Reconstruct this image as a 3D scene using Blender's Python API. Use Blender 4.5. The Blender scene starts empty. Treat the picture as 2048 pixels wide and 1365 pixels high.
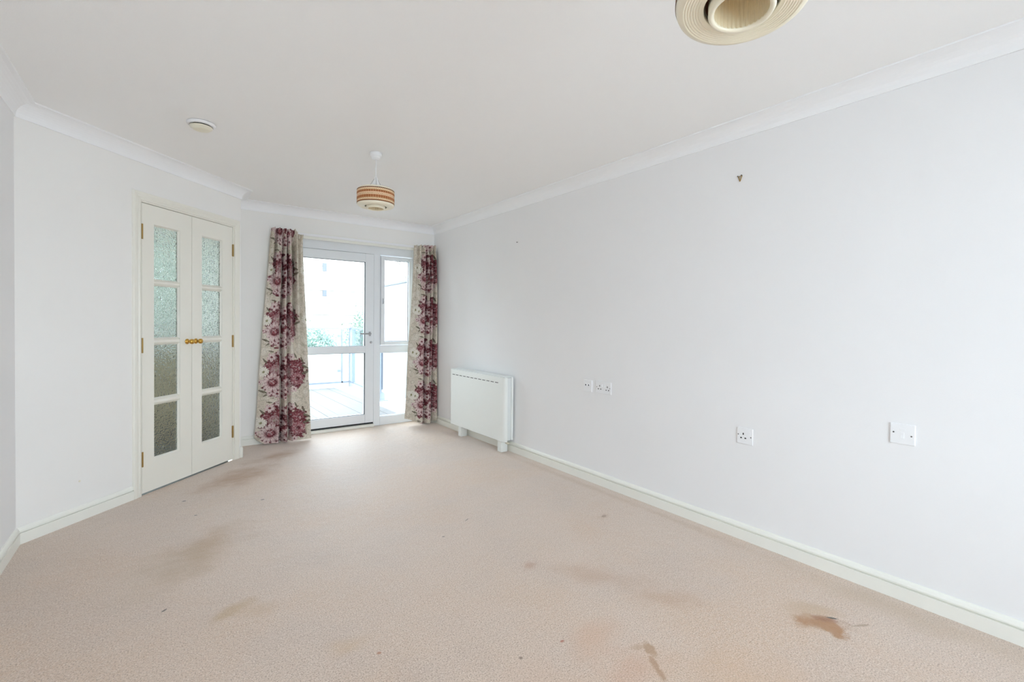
import bpy, bmesh, math, random
import numpy as np
from mathutils import Vector, Matrix

SC = bpy.context.scene
COL = SC.collection
PI = math.pi

# ------------------------------------------------------------------ camera
RT = (0.80292226, -0.59599991, 0.00999764)
UP = (0.00052258, 0.01747602, 0.99984715)
FW = (0.59608352, 0.80279431, -0.01434334)
cam_d = bpy.data.cameras.new('camera')
cam = bpy.data.objects.new('camera', cam_d)
COL.objects.link(cam)
cam.matrix_world = Matrix(((RT[0], UP[0], -FW[0], 0.0), (RT[1], UP[1], -FW[1], 0.0),
                           (RT[2], UP[2], -FW[2], 1.1962), (0, 0, 0, 1)))
cam_d.sensor_width = 36.0
cam_d.lens = 934.608 / 2048 * 36
cam_d.shift_y = -22.29 / 2048
cam_d.clip_start = 0.02
SC.camera = cam

# ------------------------------------------------------------------ world (bright overcast daylight)
world = bpy.data.worlds.new('overcast_sky')
SC.world = world
world.use_nodes = True
bg = world.node_tree.nodes['Background']
bg.inputs[0].default_value = (0.775, 0.89, 1.0, 1)
bg.inputs[1].default_value = 14.8

SC.view_settings.view_transform = 'Standard'
SC.view_settings.look = 'None'
SC.view_settings.gamma = 1
SC.view_settings.use_curve_mapping = False
SC.view_settings.exposure = 0.0
SC.cycles.max_bounces = 14
SC.cycles.diffuse_bounces = 10
SC.cycles.glossy_bounces = 4
SC.cycles.transmission_bounces = 8
SC.cycles.transparent_max_bounces = 12
SC.cycles.sample_clamp_indirect = 6
SC.cycles.use_denoising = True

# room dimensions (metres)
XL, XR = -0.6316, 2.5986
YR, YB = -1.75, 5.0886
H = 2.33
CX, CY = 0.5299, 4.6822       # convex corner where the angled wall ends
AX, AY = -0.6316, 3.5145      # concave corner where the angled wall starts
REC = 0.14                    # how far the patio frame sits back in the opening
YF = YB + REC
DX0, DX1, DZ1 = 0.965, 2.425, 2.062   # patio opening
KX0, KX1, KY0, KY1 = -1.75, 0.43, 3.25, 6.25   # kitchen
RW = (0.15, 1.75, 0.42, 2.10)         # unseen window added behind the camera, sized for its light

def portal(name, loc, rot, sx, sy):
    l = bpy.data.lights.new(name, 'AREA')
    l.shape = 'RECTANGLE'; l.size = sx; l.size_y = sy
    l.cycles.is_portal = True
    o = bpy.data.objects.new(name, l); COL.objects.link(o)
    o.location = loc; o.rotation_euler = rot
portal('patio_daylight', ((DX0 + DX1) / 2, YB + 0.33, DZ1 / 2), (-PI / 2, 0, 0), DX1 - DX0, DZ1)
portal('added_rear_daylight', ((RW[0] + RW[1]) / 2, YR - 0.32, (RW[2] + RW[3]) / 2), (PI / 2, 0, 0), RW[1] - RW[0], RW[3] - RW[2])  # sky portal over the added rear window
portal('kitchen_daylight', (-0.45, KY1 + 0.3, 1.55), (-PI / 2, 0, 0), 1.5, 1.1)

# ------------------------------------------------------------------ helpers
def s2l(r, g, b):
    f = lambda c: ((c / 255) / 12.92 if c / 255 <= 0.04045 else ((c / 255 + 0.055) / 1.055) ** 2.4)
    return (f(r), f(g), f(b), 1.0)

def mat(name, col, rough=0.5, metal=0.0, spec=0.5, vary=0.0, vscale=20.0, bump=0.0, bscale=80.0, **kw):
    m = bpy.data.materials.new(name); m.use_nodes = True
    nt = m.node_tree; b = nt.nodes['Principled BSDF']
    b.inputs['Base Color'].default_value = col
    b.inputs['Roughness'].default_value = rough
    b.inputs['Metallic'].default_value = metal
    b.inputs['Specular IOR Level'].default_value = spec
    tc = nt.nodes.new('ShaderNodeTexCoord')
    n = nt.nodes.new('ShaderNodeTexNoise'); n.inputs['Scale'].default_value = vscale; n.inputs['Detail'].default_value = 4
    nt.links.new(tc.outputs['Object'], n.inputs['Vector'])
    mr = nt.nodes.new('ShaderNodeMapRange')
    mr.inputs[3].default_value = 1 - vary; mr.inputs[4].default_value = 1 + vary * 0.5
    nt.links.new(n.outputs['Fac'], mr.inputs[0])
    mx = nt.nodes.new('ShaderNodeVectorMath'); mx.operation = 'SCALE'
    mx.inputs[0].default_value = col[:3]
    nt.links.new(mr.outputs[0], mx.inputs['Scale'])
    nt.links.new(mx.outputs[0], b.inputs['Base Color'])
    if bump:
        n2 = nt.nodes.new('ShaderNodeTexNoise'); n2.inputs['Scale'].default_value = bscale; n2.inputs['Detail'].default_value = 3
        nt.links.new(tc.outputs['Object'], n2.inputs['Vector'])
        bp = nt.nodes.new('ShaderNodeBump'); bp.inputs['Strength'].default_value = bump; bp.inputs['Distance'].default_value = 0.002
        nt.links.new(n2.outputs['Fac'], bp.inputs['Height']); nt.links.new(bp.outputs[0], b.inputs['Normal'])
    for k, v in kw.items():
        b.inputs[k].default_value = v
    return m

M = {}
M['wall'] = mat('matt_white_emulsion', s2l(242, 242, 243), 0.7, spec=0.25, vary=0.015, vscale=2.5, bump=0.15, bscale=350)
M['wall_b'] = mat('matt_white_emulsion_warm', s2l(245, 244, 242), 0.7, spec=0.25, vary=0.015, vscale=2.5, bump=0.15, bscale=350)
M['ceiling'] = mat('ceiling_emulsion', s2l(251, 251, 251), 0.8, spec=0.2, vary=0.012, vscale=3, bump=0.2, bscale=260)
M['cove'] = mat('cornice_paint', s2l(250, 251, 253), 0.5, spec=0.3, vary=0.01)
M['gloss'] = mat('satin_wood_paint', s2l(243, 243, 236), 0.32, vary=0.02, vscale=9)
M['door'] = mat('door_wood_paint', s2l(242, 240, 231), 0.32, vary=0.015, vscale=9)
M['upvc'] = mat('white_plastic_frame', s2l(236, 239, 243), 0.28, vary=0.01)
M['rubber_gap_shade'] = mat('black_gasket_gap_shade', s2l(40, 40, 44), 0.6)  # gaskets, and the painted shade under the balcony door
M['brass'] = mat('polished_brass', s2l(214, 170, 84), 0.16, metal=1.0, vary=0.05)
M['dullbrass'] = mat('aged_brass', s2l(176, 146, 92), 0.32, metal=1.0, vary=0.15)
M['chrome'] = mat('brushed_chrome', s2l(190, 192, 196), 0.25, metal=1.0)
M['white'] = mat('white_moulded_plastic', s2l(244, 245, 247), 0.3, vary=0.008)
M['cream_pl'] = mat('cream_moulded_plastic', s2l(238, 233, 214), 0.35, vary=0.02)
M['dark'] = mat('dark_slot', s2l(26, 26, 28), 0.7)
M['heater'] = mat('heater_enamel', s2l(240, 243, 240), 0.35, vary=0.012)
M['heater_side'] = mat('heater_enamel_grey', s2l(228, 232, 231), 0.4, vary=0.02)
M['lampcream'] = mat('lamp_cream_plastic', s2l(243, 236, 215), 0.35, vary=0.02, **{'Subsurface Weight': 0.0})
M['lampin'] = mat('lamp_inner_weave', s2l(230, 216, 184), 0.6, vary=0.1, vscale=60)
M['lampbrown'] = mat('lamp_brown_trim', s2l(132, 76, 40), 0.5, vary=0.25, vscale=80)
M['flex'] = mat('white_flex', s2l(238, 239, 242), 0.4)
M['wire'] = mat('grey_wire', s2l(176, 178, 180), 0.35, metal=0.8)
M['screw'] = mat('screw_steel', s2l(120, 120, 120), 0.3, metal=1.0)
M['deck'] = mat('weathered_deck_board', s2l(90, 88, 86), 0.7, vary=0.22, vscale=7, bump=0.3, bscale=60)
M['rail'] = mat('blue_grey_steel', s2l(110, 118, 130), 0.4, metal=0.2, vary=0.03)
M['stone'] = mat('pale_rendered_block', s2l(160, 157, 149), 0.85, vary=0.05, vscale=3)
M['mortar'] = mat('pale_mortar', s2l(120, 118, 112), 0.9)
M['vent'] = mat('grey_vent', s2l(76, 80, 88), 0.7, vary=0.1)
M['ground'] = mat('pale_paving', s2l(206, 204, 200), 0.9, vary=0.08, vscale=1.5)
M['leaf'] = mat('pale_green_leaves', s2l(92, 112, 96), 0.7, vary=0.45, vscale=5)
M['gleaf'] = mat('mid_green_leaves', s2l(114, 122, 108), 0.7, vary=0.5, vscale=4)
M['twig'] = mat('pale_twigs', s2l(110, 104, 98), 0.8, vary=0.2)
M['kwall'] = mat('kitchen_wall_paint', s2l(232, 226, 212), 0.7, vary=0.02)
M['kcab'] = mat('kitchen_beige_cabinet', s2l(226, 212, 180), 0.5, vary=0.04)
M['kfloor'] = mat('kitchen_grey_vinyl', s2l(132, 136, 134), 0.5, vary=0.12, vscale=8)
M['ktop'] = mat('kitchen_worktop', s2l(150, 158, 160), 0.4, vary=0.12, vscale=40)

def glass_thin(name, tint, spec=1.0):
    m = bpy.data.materials.new(name); m.use_nodes = True
    nt = m.node_tree; nt.nodes.clear()
    out = nt.nodes.new('ShaderNodeOutputMaterial')
    tr = nt.nodes.new('ShaderNodeBsdfTransparent'); tr.inputs[0].default_value = tint
    gl = nt.nodes.new('ShaderNodeBsdfGlossy'); gl.inputs['Roughness'].default_value = 0.02
    fr = nt.nodes.new('ShaderNodeFresnel'); fr.inputs[0].default_value = 1.45
    mul = nt.nodes.new('ShaderNodeMath'); mul.operation = 'MULTIPLY'; mul.inputs[1].default_value = spec
    mx = nt.nodes.new('ShaderNodeMixShader')
    nt.links.new(fr.outputs[0], mul.inputs[0]); nt.links.new(mul.outputs[0], mx.inputs[0])
    nt.links.new(tr.outputs[0], mx.inputs[1]); nt.links.new(gl.outputs[0], mx.inputs[2])
    nt.links.new(mx.outputs[0], out.inputs[0])
    return m
M['glass'] = glass_thin('clear_window_glass', (0.97, 0.985, 0.985, 1), 0.5)
M['bglass'] = glass_thin('balustrade_glass', (0.90, 0.95, 0.97, 1), 0.6)

def frosted():
    m = bpy.data.materials.new('white_frosted_screen'); m.use_nodes = True
    nt = m.node_tree; nt.nodes.clear()
    out = nt.nodes.new('ShaderNodeOutputMaterial')
    d = nt.nodes.new('ShaderNodeBsdfDiffuse'); d.inputs[0].default_value = (0.40, 0.41, 0.425, 1)
    t = nt.nodes.new('ShaderNodeBsdfTranslucent'); t.inputs[0].default_value = (0.40, 0.41, 0.425, 1)
    mx = nt.nodes.new('ShaderNodeMixShader'); mx.inputs[0].default_value = 0.5
    nt.links.new(d.outputs[0], mx.inputs[1]); nt.links.new(t.outputs[0], mx.inputs[2]); nt.links.new(mx.outputs[0], out.inputs[0])
    return m
M['frost'] = frosted()

def obscured():
    """hammered obscured glass: a refracting slab with a pebbled surface"""
    m = bpy.data.materials.new('pebbled_obscure_glass'); m.use_nodes = True
    nt = m.node_tree; b = nt.nodes['Principled BSDF']
    b.inputs['Base Color'].default_value = (0.92, 0.955, 0.96, 1)
    b.inputs['Transmission Weight'].default_value = 1.0
    b.inputs['Roughness'].default_value = 0.10
    b.inputs['IOR'].default_value = 1.45
    tc = nt.nodes.new('ShaderNodeTexCoord')
    v = nt.nodes.new('ShaderNodeTexVoronoi'); v.feature = 'SMOOTH_F1'; v.inputs['Scale'].default_value = 100
    n = nt.nodes.new('ShaderNodeTexNoise'); n.inputs['Scale'].default_value = 60; n.inputs['Detail'].default_value = 2
    nt.links.new(tc.outputs['Object'], v.inputs['Vector']); nt.links.new(tc.outputs['Object'], n.inputs['Vector'])
    ad = nt.nodes.new('ShaderNodeMath'); ad.operation = 'ADD'
    nt.links.new(v.outputs['Distance'], ad.inputs[0]); nt.links.new(n.outputs['Fac'], ad.inputs[1])
    bp = nt.nodes.new('ShaderNodeBump'); bp.inputs['Strength'].default_value = 0.9; bp.inputs['Distance'].default_value = 0.0035
    nt.links.new(ad.outputs[0], bp.inputs['Height']); nt.links.new(bp.outputs[0], b.inputs['Normal'])
    return m
M['obscure'] = obscured()

def vcol_mat(name, rough=0.85, trans=0.0, bump=0.0):
    m = bpy.data.materials.new(name); m.use_nodes = True
    nt = m.node_tree; b = nt.nodes['Principled BSDF']
    a = nt.nodes.new('ShaderNodeVertexColor'); a.layer_name = 'print'
    nt.links.new(a.outputs[0], b.inputs['Base Color'])
    b.inputs['Roughness'].default_value = rough
    b.inputs['Specular IOR Level'].default_value = 0.2
    if bump:
        tc = nt.nodes.new('ShaderNodeTexCoord')
        n = nt.nodes.new('ShaderNodeTexNoise'); n.inputs['Scale'].default_value = 400
        nt.links.new(tc.outputs['Object'], n.inputs['Vector'])
        bp = nt.nodes.new('ShaderNodeBump'); bp.inputs['Strength'].default_value = bump; bp.inputs['Distance'].default_value = 0.001
        nt.links.new(n.outputs['Fac'], bp.inputs['Height']); nt.links.new(bp.outputs[0], b.inputs['Normal'])
    if trans:
        out = nt.nodes['Material Output']
        t = nt.nodes.new('ShaderNodeBsdfTranslucent'); nt.links.new(a.outputs[0], t.inputs[0])
        mx = nt.nodes.new('ShaderNodeMixShader'); mx.inputs[0].default_value = trans
        nt.links.new(b.outputs[0], mx.inputs[1]); nt.links.new(t.outputs[0], mx.inputs[2]); nt.links.new(mx.outputs[0], out.inputs[0])
    return m
M['print'] = vcol_mat('floral_printed_cotton', 0.9, 0.04, 0.3)
M['weave'] = vcol_mat('woven_lamp_band', 0.6)
M['lining'] = mat('cream_curtain_lining', s2l(226, 222, 208), 0.9, vary=0.03)

# ---- mesh helpers: vertices are given in world coordinates, origins are set when the object is linked
def tag(o, label=None, cat=None, group=None, kind=None):
    if label: o['label'] = label
    if cat: o['category'] = cat
    if group: o['group'] = group
    if kind: o['kind'] = kind
    return o

def thing(name, loc, label, cat, group=None, kind=None):
    o = bpy.data.objects.new(name, None); COL.objects.link(o)
    o.empty_display_size = 0.05
    o.location = loc
    return tag(o, label, cat, group, kind)

def worldloc(p):
    v = Vector((0, 0, 0))
    while p is not None:
        v += p.location; p = p.parent
    return v

def obj(name, bm, m, parent=None, smooth=False, bevel=0.0, bseg=2, angle=30):
    bmesh.ops.recalc_face_normals(bm, faces=bm.faces)
    if parent is not None:
        off = worldloc(parent); loc = Vector((0, 0, 0))
    else:
        xs = [v.co for v in bm.verts]
        mn = Vector([min(c[i] for c in xs) for i in range(3)]); mx = Vector([max(c[i] for c in xs) for i in range(3)])
        off = Vector(((mn.x + mx.x) / 2, (mn.y + mx.y) / 2, mn.z)); loc = off
    bmesh.ops.translate(bm, verts=bm.verts, vec=-off)
    me = bpy.data.meshes.new(name); bm.to_mesh(me); bm.free()
    for mm in (m if isinstance(m, (list, tuple)) else [m]):
        me.materials.append(mm)
    if smooth:
        for p in me.polygons: p.use_smooth = True
    o = bpy.data.objects.new(name, me); COL.objects.link(o)
    o.location = loc; o.parent = parent
    if bevel:
        b = o.modifiers.new('bevel', 'BEVEL'); b.width = bevel; b.segments = bseg; b.limit_method = 'ANGLE'
        b.angle_limit = math.radians(angle); b.harden_normals = False
    if smooth or bevel:
        w = o.modifiers.new('wn', 'WEIGHTED_NORMAL'); w.keep_sharp = True
        for p in me.polygons: p.use_smooth = True
    return o

class Fr:
    """local frame: u along the wall, n into the room, z up"""
    def __init__(s, o, u, n):
        s.o = Vector((o[0], o[1], 0)); s.u = Vector((u[0], u[1], 0)).normalized(); s.n = Vector((n[0], n[1], 0)).normalized()
    def P(s, u, n, z): return s.o + s.u * u + s.n * n + Vector((0, 0, z))
W0 = Fr((0, 0), (1, 0), (0, 1))                          # plain world axes: u = x, n = y
FB = Fr((0, YB), (1, 0), (0, -1))                        # back wall, u = x
FR_ = Fr((XR, 0), (0, -1), (-1, 0))                      # right wall, u = -y
_d = Vector((CX - AX, CY - AY)).normalized()
FA = Fr((AX, AY), (_d.x, _d.y), (_d.y, -_d.x))           # angled wall
FL = Fr((XL, 0), (0, 1), (1, 0))
LA = math.hypot(CX - AX, CY - AY)

def box(bm, F, u0, u1, n0, n1, z0, z1, mi=0):
    vs = [bm.verts.new(F.P(u, n, z)) for u in (u0, u1) for n in (n0, n1) for z in (z0, z1)]
    for q in ((0, 1, 3, 2), (4, 6, 7, 5), (0, 4, 5, 1), (2, 3, 7, 6), (0, 2, 6, 4), (1, 5, 7, 3)):
        bm.faces.new([vs[i] for i in q]).material_index = mi
    return bm

def B(F, *boxes):
    bm = bmesh.new()
    for b in boxes: box(bm, F, *b)
    return bm

def ring(bm, F, u0, u1, z0, z1, w, n0, n1, wb=None, wt=None, wl=None, wr=None):
    """a rectangular frame of four mitre-free members"""
    wb = w if wb is None else wb; wt = w if wt is None else wt; wl = w if wl is None else wl; wr = w if wr is None else wr
    box(bm, F, u0, u0 + wl, n0, n1, z0, z1); box(bm, F, u1 - wr, u1, n0, n1, z0, z1)
    box(bm, F, u0 + wl, u1 - wr, n0, n1, z0, z0 + wb); box(bm, F, u0 + wl, u1 - wr, n0, n1, z1 - wt, z1)
    return bm

def lathe(bm, prof, c, axis=(0, 0, 1), seg=48, closed=False, mi=0):
    """profile [(r, h)] turned about axis through c"""
    ax = Vector(axis).normalized()
    t = Vector((1, 0, 0)) if abs(ax.x) < 0.9 else Vector((0, 1, 0))
    e1 = ax.cross(t).normalized(); e2 = ax.cross(e1)
    c = Vector(c); rows = []
    for r, h in prof:
        if r < 1e-6: rows.append([bm.verts.new(c + ax * h)])
        else: rows.append([bm.verts.new(c + ax * h + e1 * (r * math.cos(2 * PI * i / seg)) + e2 * (r * math.sin(2 * PI * i / seg))) for i in range(seg)])
    pr = list(zip(rows, rows[1:]))
    if closed: pr.append((rows[-1], rows[0]))
    for a, b in pr:
        for i in range(seg):
            j = (i + 1) % seg
            if len(a) == 1 and len(b) == 1: continue
            if len(a) == 1: f = bm.faces.new((a[0], b[i], b[j]))
            elif len(b) == 1: f = bm.faces.new((a[i], b[0], a[j]))
            else: f = bm.faces.new((a[i], b[i], b[j], a[j]))
            f.material_index = mi
    return bm

def tube(bm, pts, r, seg=10):
    pts = [Vector(p) for p in pts]; rows = []
    for i, p in enumerate(pts):
        d = (pts[min(i + 1, len(pts) - 1)] - pts[max(i - 1, 0)]).normalized()
        t = Vector((0, 0, 1)) if abs(d.z) < 0.9 else Vector((1, 0, 0))
        a = d.cross(t).normalized(); b = d.cross(a)
        rows.append([bm.verts.new(p + a * (r * math.cos(2 * PI * k / seg)) + b * (r * math.sin(2 * PI * k / seg))) for k in range(seg)])
    for a, b in zip(rows, rows[1:]):
        for k in range(seg): bm.faces.new((a[k], b[k], b[(k + 1) % seg], a[(k + 1) % seg]))
    bm.faces.new(rows[0]); bm.faces.new(rows[-1][::-1])
    return bm

# ------------------------------------------------------------------ room outline and swept mouldings
POLY = [(XR, YR), (XR, YB), (CX, YB), (CX, CY), (AX, AY), (XL, YR)]
def edge(i):
    a = Vector(POLY[i]); b = Vector(POLY[(i + 1) % 6]); d = (b - a).normalized()
    return a, b, d, Vector((-d.y, d.x))
def corner(i, off):
    a0, b0, d0, n0 = edge((i - 1) % 6); a1, b1, d1, n1 = edge(i)
    p = a0 + n0 * off; q = a1 + n1 * off
    den = d0.x * d1.y - d0.y * d1.x
    t = ((q.x - p.x) * d1.y - (q.y - p.y) * d1.x) / den
    return p + d0 * t
def sweep(bm, i, prof, t0=None, t1=None):
    """moulding profile [(offset, z)] along wall i; None = mitred at the corner"""
    a, b, d, n = edge(i)
    A_, B_ = [], []
    for off, z in prof:
        p = corner(i, off) if t0 is None else a + d * t0 + n * off
        q = corner((i + 1) % 6, off) if t1 is None else a + d * t1 + n * off
        A_.append(bm.verts.new((p.x, p.y, z))); B_.append(bm.verts.new((q.x, q.y, z)))
    k = len(prof)
    for j in range(k): bm.faces.new((A_[j], B_[j], B_[(j + 1) % k], A_[(j + 1) % k]))
    bm.faces.new(A_); bm.faces.new(B_[::-1])
    return bm

def structure(name, bm, m, label, cat, **kw):
    return tag(obj(name, bm, m, **kw), label, cat, kind='structure')

# ---- floor: the carpet
def carpet():
    m = bpy.data.materials.new('worn_beige_carpet'); m.use_nodes = True
    nt = m.node_tree; b = nt.nodes['Principled BSDF']; L = nt.links.new
    b.inputs['Roughness'].default_value = 0.6; b.inputs['Specular IOR Level'].default_value = 0.42
    b.inputs['Sheen Weight'].default_value = 0.7; b.inputs['Sheen Roughness'].default_value = 0.35
    geo = nt.nodes.new('ShaderNodeNewGeometry')
    def noise(sc, det=3, rough=0.5, off=0.0):
        mp = nt.nodes.new('ShaderNodeMapping'); mp.inputs['Location'].default_value = (off, off * 0.7, off)
        L(geo.outputs['Position'], mp.inputs['Vector'])
        n = nt.nodes.new('ShaderNodeTexNoise'); n.inputs['Scale'].default_value = sc; n.inputs['Detail'].default_value = det; n.inputs['Roughness'].default_value = rough
        L(mp.outputs[0], n.inputs['Vector']); return n
    def rng(src, a, c, lo, hi):
        r = nt.nodes.new('ShaderNodeMapRange'); r.interpolation_type = 'SMOOTHSTEP'
        r.inputs[1].default_value = a; r.inputs[2].default_value = c; r.inputs[3].default_value = lo; r.inputs[4].default_value = hi
        L(src, r.inputs[0]); return r.outputs[0]
    def mix(fac, a, c, mode='MIX'):
        x = nt.nodes.new('ShaderNodeMix'); x.data_type = 'RGBA'; x.blend_type = mode
        if isinstance(fac, float): x.inputs[0].default_value = fac
        else: L(fac, x.inputs[0])
        for s, v in ((x.inputs[6], a), (x.inputs[7], c)):
            if isinstance(v, tuple): s.default_value = v
            else: L(v, s)
        return x.outputs[2]
    fine = noise(190, 5, 0.75); mid = noise(60, 4, 0.65, 3); big = noise(1.1, 4, 0.55, 7); big2 = noise(2.2, 4, 0.6, 21)
    base = mix(rng(big.outputs['Fac'], 0.38, 0.64, 0, 1), s2l(206, 183, 165), s2l(204, 175, 150))
    base = mix(rng(big2.outputs['Fac'], 0.45, 0.68, 0, 0.55), base, s2l(194, 174, 160))
    base = mix(rng(mid.outputs['Fac'], 0.35, 0.66, 0, 0.5), base, s2l(216, 197, 181))
    base = mix(rng(fine.outputs['Fac'], 0.50, 0.64, 0, 0.75), base, s2l(124, 104, 86))
    base = mix(rng(fine.outputs['Fac'], 0.47, 0.34, 0, 0.75), base, s2l(236, 226, 214))
    wob = noise(5.5, 4, 0.6, 11); wob2 = noise(26, 3, 0.6, 5)
    # worn and stained patches, darker strips by the right wall: x, y, half-length, half-width, turn, colour, strength, edge softness
    STAINS_STRIPS = [
        (2.125, 0.745, 0.105, 0.0468, -58, (168, 122, 78), 1.00, 0.8),
        (2.16, 0.755, 0.085, 0.0286, -58, (150, 98, 56), 0.90, 0.9),
        (2.115, 0.695, 0.06, 0.0455, 40, (170, 124, 80), 1.00, 0.6),
        (2.2, 0.8, 0.1, 0.05, -50, (191, 162, 131), 0.70, 1),
        (2.09, 0.8, 0.075, 0.039, 10, (170, 124, 80), 1.00, 0.8),
        (2.1945, 0.7345, 0.02, 0.0055, -52, (54, 49, 34), 1.00, 0.5),
        (2.14, 0.845, 0.09, 0.07, 20, (195, 168, 140), 0.56, 1),
        (2.24, 0.645, 0.05, 0.008, -30, (153, 124, 95), 0.67, 0.7),
        (1.43, 1.06, 0.05, 0.024, 62, (171, 140, 108), 0.90, 0.6),
        (1.375, 0.985, 0.075, 0.016, 62, (169, 136, 105), 0.90, 0.7),
        (1.41, 1.09, 0.045, 0.02, -20, (180, 152, 124), 0.67, 0.9),
        (2.193, 1.974, 0.02, 0.012, 10, (86, 69, 57), 0.90, 0.8),
        (2.193, 1.974, 0.06, 0.03, 10, (185, 152, 124), 0.67, 1.2),
        (0.2, 2.2, 0.14, 0.055, 30, (185, 156, 120), 0.73, 1),
        (0.3, 2.16, 0.1, 0.06, -10, (195, 166, 135), 0.56, 1.2),
        (0.2, 2.95, 0.34, 0.2, 52, (176, 144, 108), 0.85, 1.4),
        (0, 2.75, 0.3, 0.22, 60, (184, 161, 135), 0.56, 1.5),
        (0.47, 4.1, 0.42, 0.2, 45, (168, 130, 94), 1.00, 1.3),
        (0.8, 4.55, 0.34, 0.14, 20, (168, 130, 94), 1.00, 1.3),
        (1.66, 1.5, 0.26, 0.1, -55, (185, 154, 129), 0.69, 1.4),
        (1.74, 1.24, 0.2, 0.09, -55, (185, 152, 124), 0.67, 1.4),
        (1.45, 1.78, 0.06, 0.04, 20, (180, 141, 117), 0.67, 1.2),
        (1.3, 1.22, 0.16, 0.1, 10, (203, 164, 135), 0.50, 1.4),
        (1.55, 0.8, 0.3, 0.16, -40, (203, 170, 140), 0.56, 1.5),
        (0.95, 1.1, 0.32, 0.18, 20, (204, 170, 144), 0.47, 1.5),
        (1.25, 1.02, 0.22, 0.12, 20, (201, 159, 133), 0.56, 1.5),
        (0.55, 1.72, 0.1, 0.06, 0, (201, 170, 135), 0.56, 1.3),
        (2.46, 4.35, 0.3, 0.07, 90, (165, 132, 107), 0.67, 1.4),
        (2.5, 2.6, 1.9, 0.04, 90, (184, 155, 128), 0.50, 1.2),  # long darker strip at the foot of the right wall
        (2.48, 0.6, 0.6, 0.1, 90, (188, 164, 137), 0.50, 1.3),
        (0.1, 3.744, 0.012, 0.008, 0, (54, 46, 41), 1.00, 0.6),
        (0.522, 3.479, 0.011, 0.008, 0, (63, 53, 48), 0.90, 0.6),
        (-0.004, 2.374, 0.012, 0.005, 40, (68, 60, 53), 0.90, 0.6),
        (1.247, 2.302, 0.008, 0.006, 0, (75, 67, 60), 0.78, 0.6),
        (0.15, 3.43, 0.009, 0.006, 0, (54, 46, 41), 0.90, 0.6),
        (1.47, 2.42, 0.02, 0.005, 30, (117, 99, 84), 0.67, 0.6),
        (0.62, 1.62, 0.008, 0.008, 0, (171, 106, 69), 0.67, 0.8),
        (1.02, 1.3, 0.007, 0.007, 0, (99, 70, 51), 0.67, 0.8),
        (1.2, 1.28, 0.01, 0.006, 0, (171, 97, 72), 0.78, 0.8),
    ]
    col = base
    for (x, y, a, c, rot, rgb, st, soft) in STAINS_STRIPS:
        mp = nt.nodes.new('ShaderNodeMapping'); mp.vector_type = 'TEXTURE'
        mp.inputs['Location'].default_value = (x, y, 0); mp.inputs['Rotation'].default_value = (0, 0, math.radians(rot))
        mp.inputs['Scale'].default_value = (a, c, 1)
        L(geo.outputs['Position'], mp.inputs['Vector'])
        ln = nt.nodes.new('ShaderNodeVectorMath'); ln.operation = 'LENGTH'; L(mp.outputs[0], ln.inputs[0])
        w = wob if a > 0.09 else wob2
        ad = nt.nodes.new('ShaderNodeMath'); ad.operation = 'MULTIPLY_ADD'; ad.inputs[1].default_value = 1.9 if a > 0.02 else 0.4
        L(w.outputs['Fac'], ad.inputs[0]); L(ln.outputs['Value'], ad.inputs[2])
        lo = 1.9 - soft * 0.45
        fac = rng(ad.outputs[0], lo - soft * 0.35, lo + soft * 0.65, st, 0.0) if a > 0.02 else rng(ad.outputs[0], 0.8, 1.5, st, 0.0)
        col = mix(fac, col, mix(1.0, s2l(*rgb), mix(0.35, (1, 1, 1, 1), mix(rng(fine.outputs['Fac'], 0.3, 0.7, 0, 1), (1.25, 1.25, 1.25, 1), (0.6, 0.6, 0.6, 1))), 'MULTIPLY'))
    L(col, b.inputs['Base Color'])
    bp = nt.nodes.new('ShaderNodeBump'); bp.inputs['Strength'].default_value = 0.38; bp.inputs['Distance'].default_value = 0.004
    bp2 = nt.nodes.new('ShaderNodeBump'); bp2.inputs['Strength'].default_value = 0.3; bp2.inputs['Distance'].default_value = 0.012
    rip = noise(14, 3, 0.6, 9)
    L(rip.outputs['Fac'], bp2.inputs['Height']); L(fine.outputs['Fac'], bp.inputs['Height'])
    L(bp2.outputs[0], bp.inputs['Normal']); L(bp.outputs[0], b.inputs['Normal'])
    return m
M['carpet'] = carpet()

bm = bmesh.new()
lo = [bm.verts.new((x, y, -0.03)) for x, y in POLY]; hi = [bm.verts.new((x, y, 0)) for x, y in POLY]
bm.faces.new(hi); bm.faces.new(lo[::-1])
for i in range(6): bm.faces.new((lo[i], lo[(i + 1) % 6], hi[(i + 1) % 6], hi[i]))
box(bm, W0, DX0, DX1, YB - 0.001, YF + 0.02, -0.03, 0.0)
structure('floor', bm, M['carpet'], 'worn beige fitted carpet with brown stains', 'floor')

# ceiling slab covers room and kitchen
structure('ceiling', B(W0, (KX0 - 0.3, XR + 0.3, YR - 0.3, YB + 0.27, H, H + 0.2), (KX0 - 0.3, KX1 + 0.1, YB + 0.27, KY1 + 0.27, H, H + 0.2)),
          M['ceiling'], 'plain flat white ceiling', 'ceiling')

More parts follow.
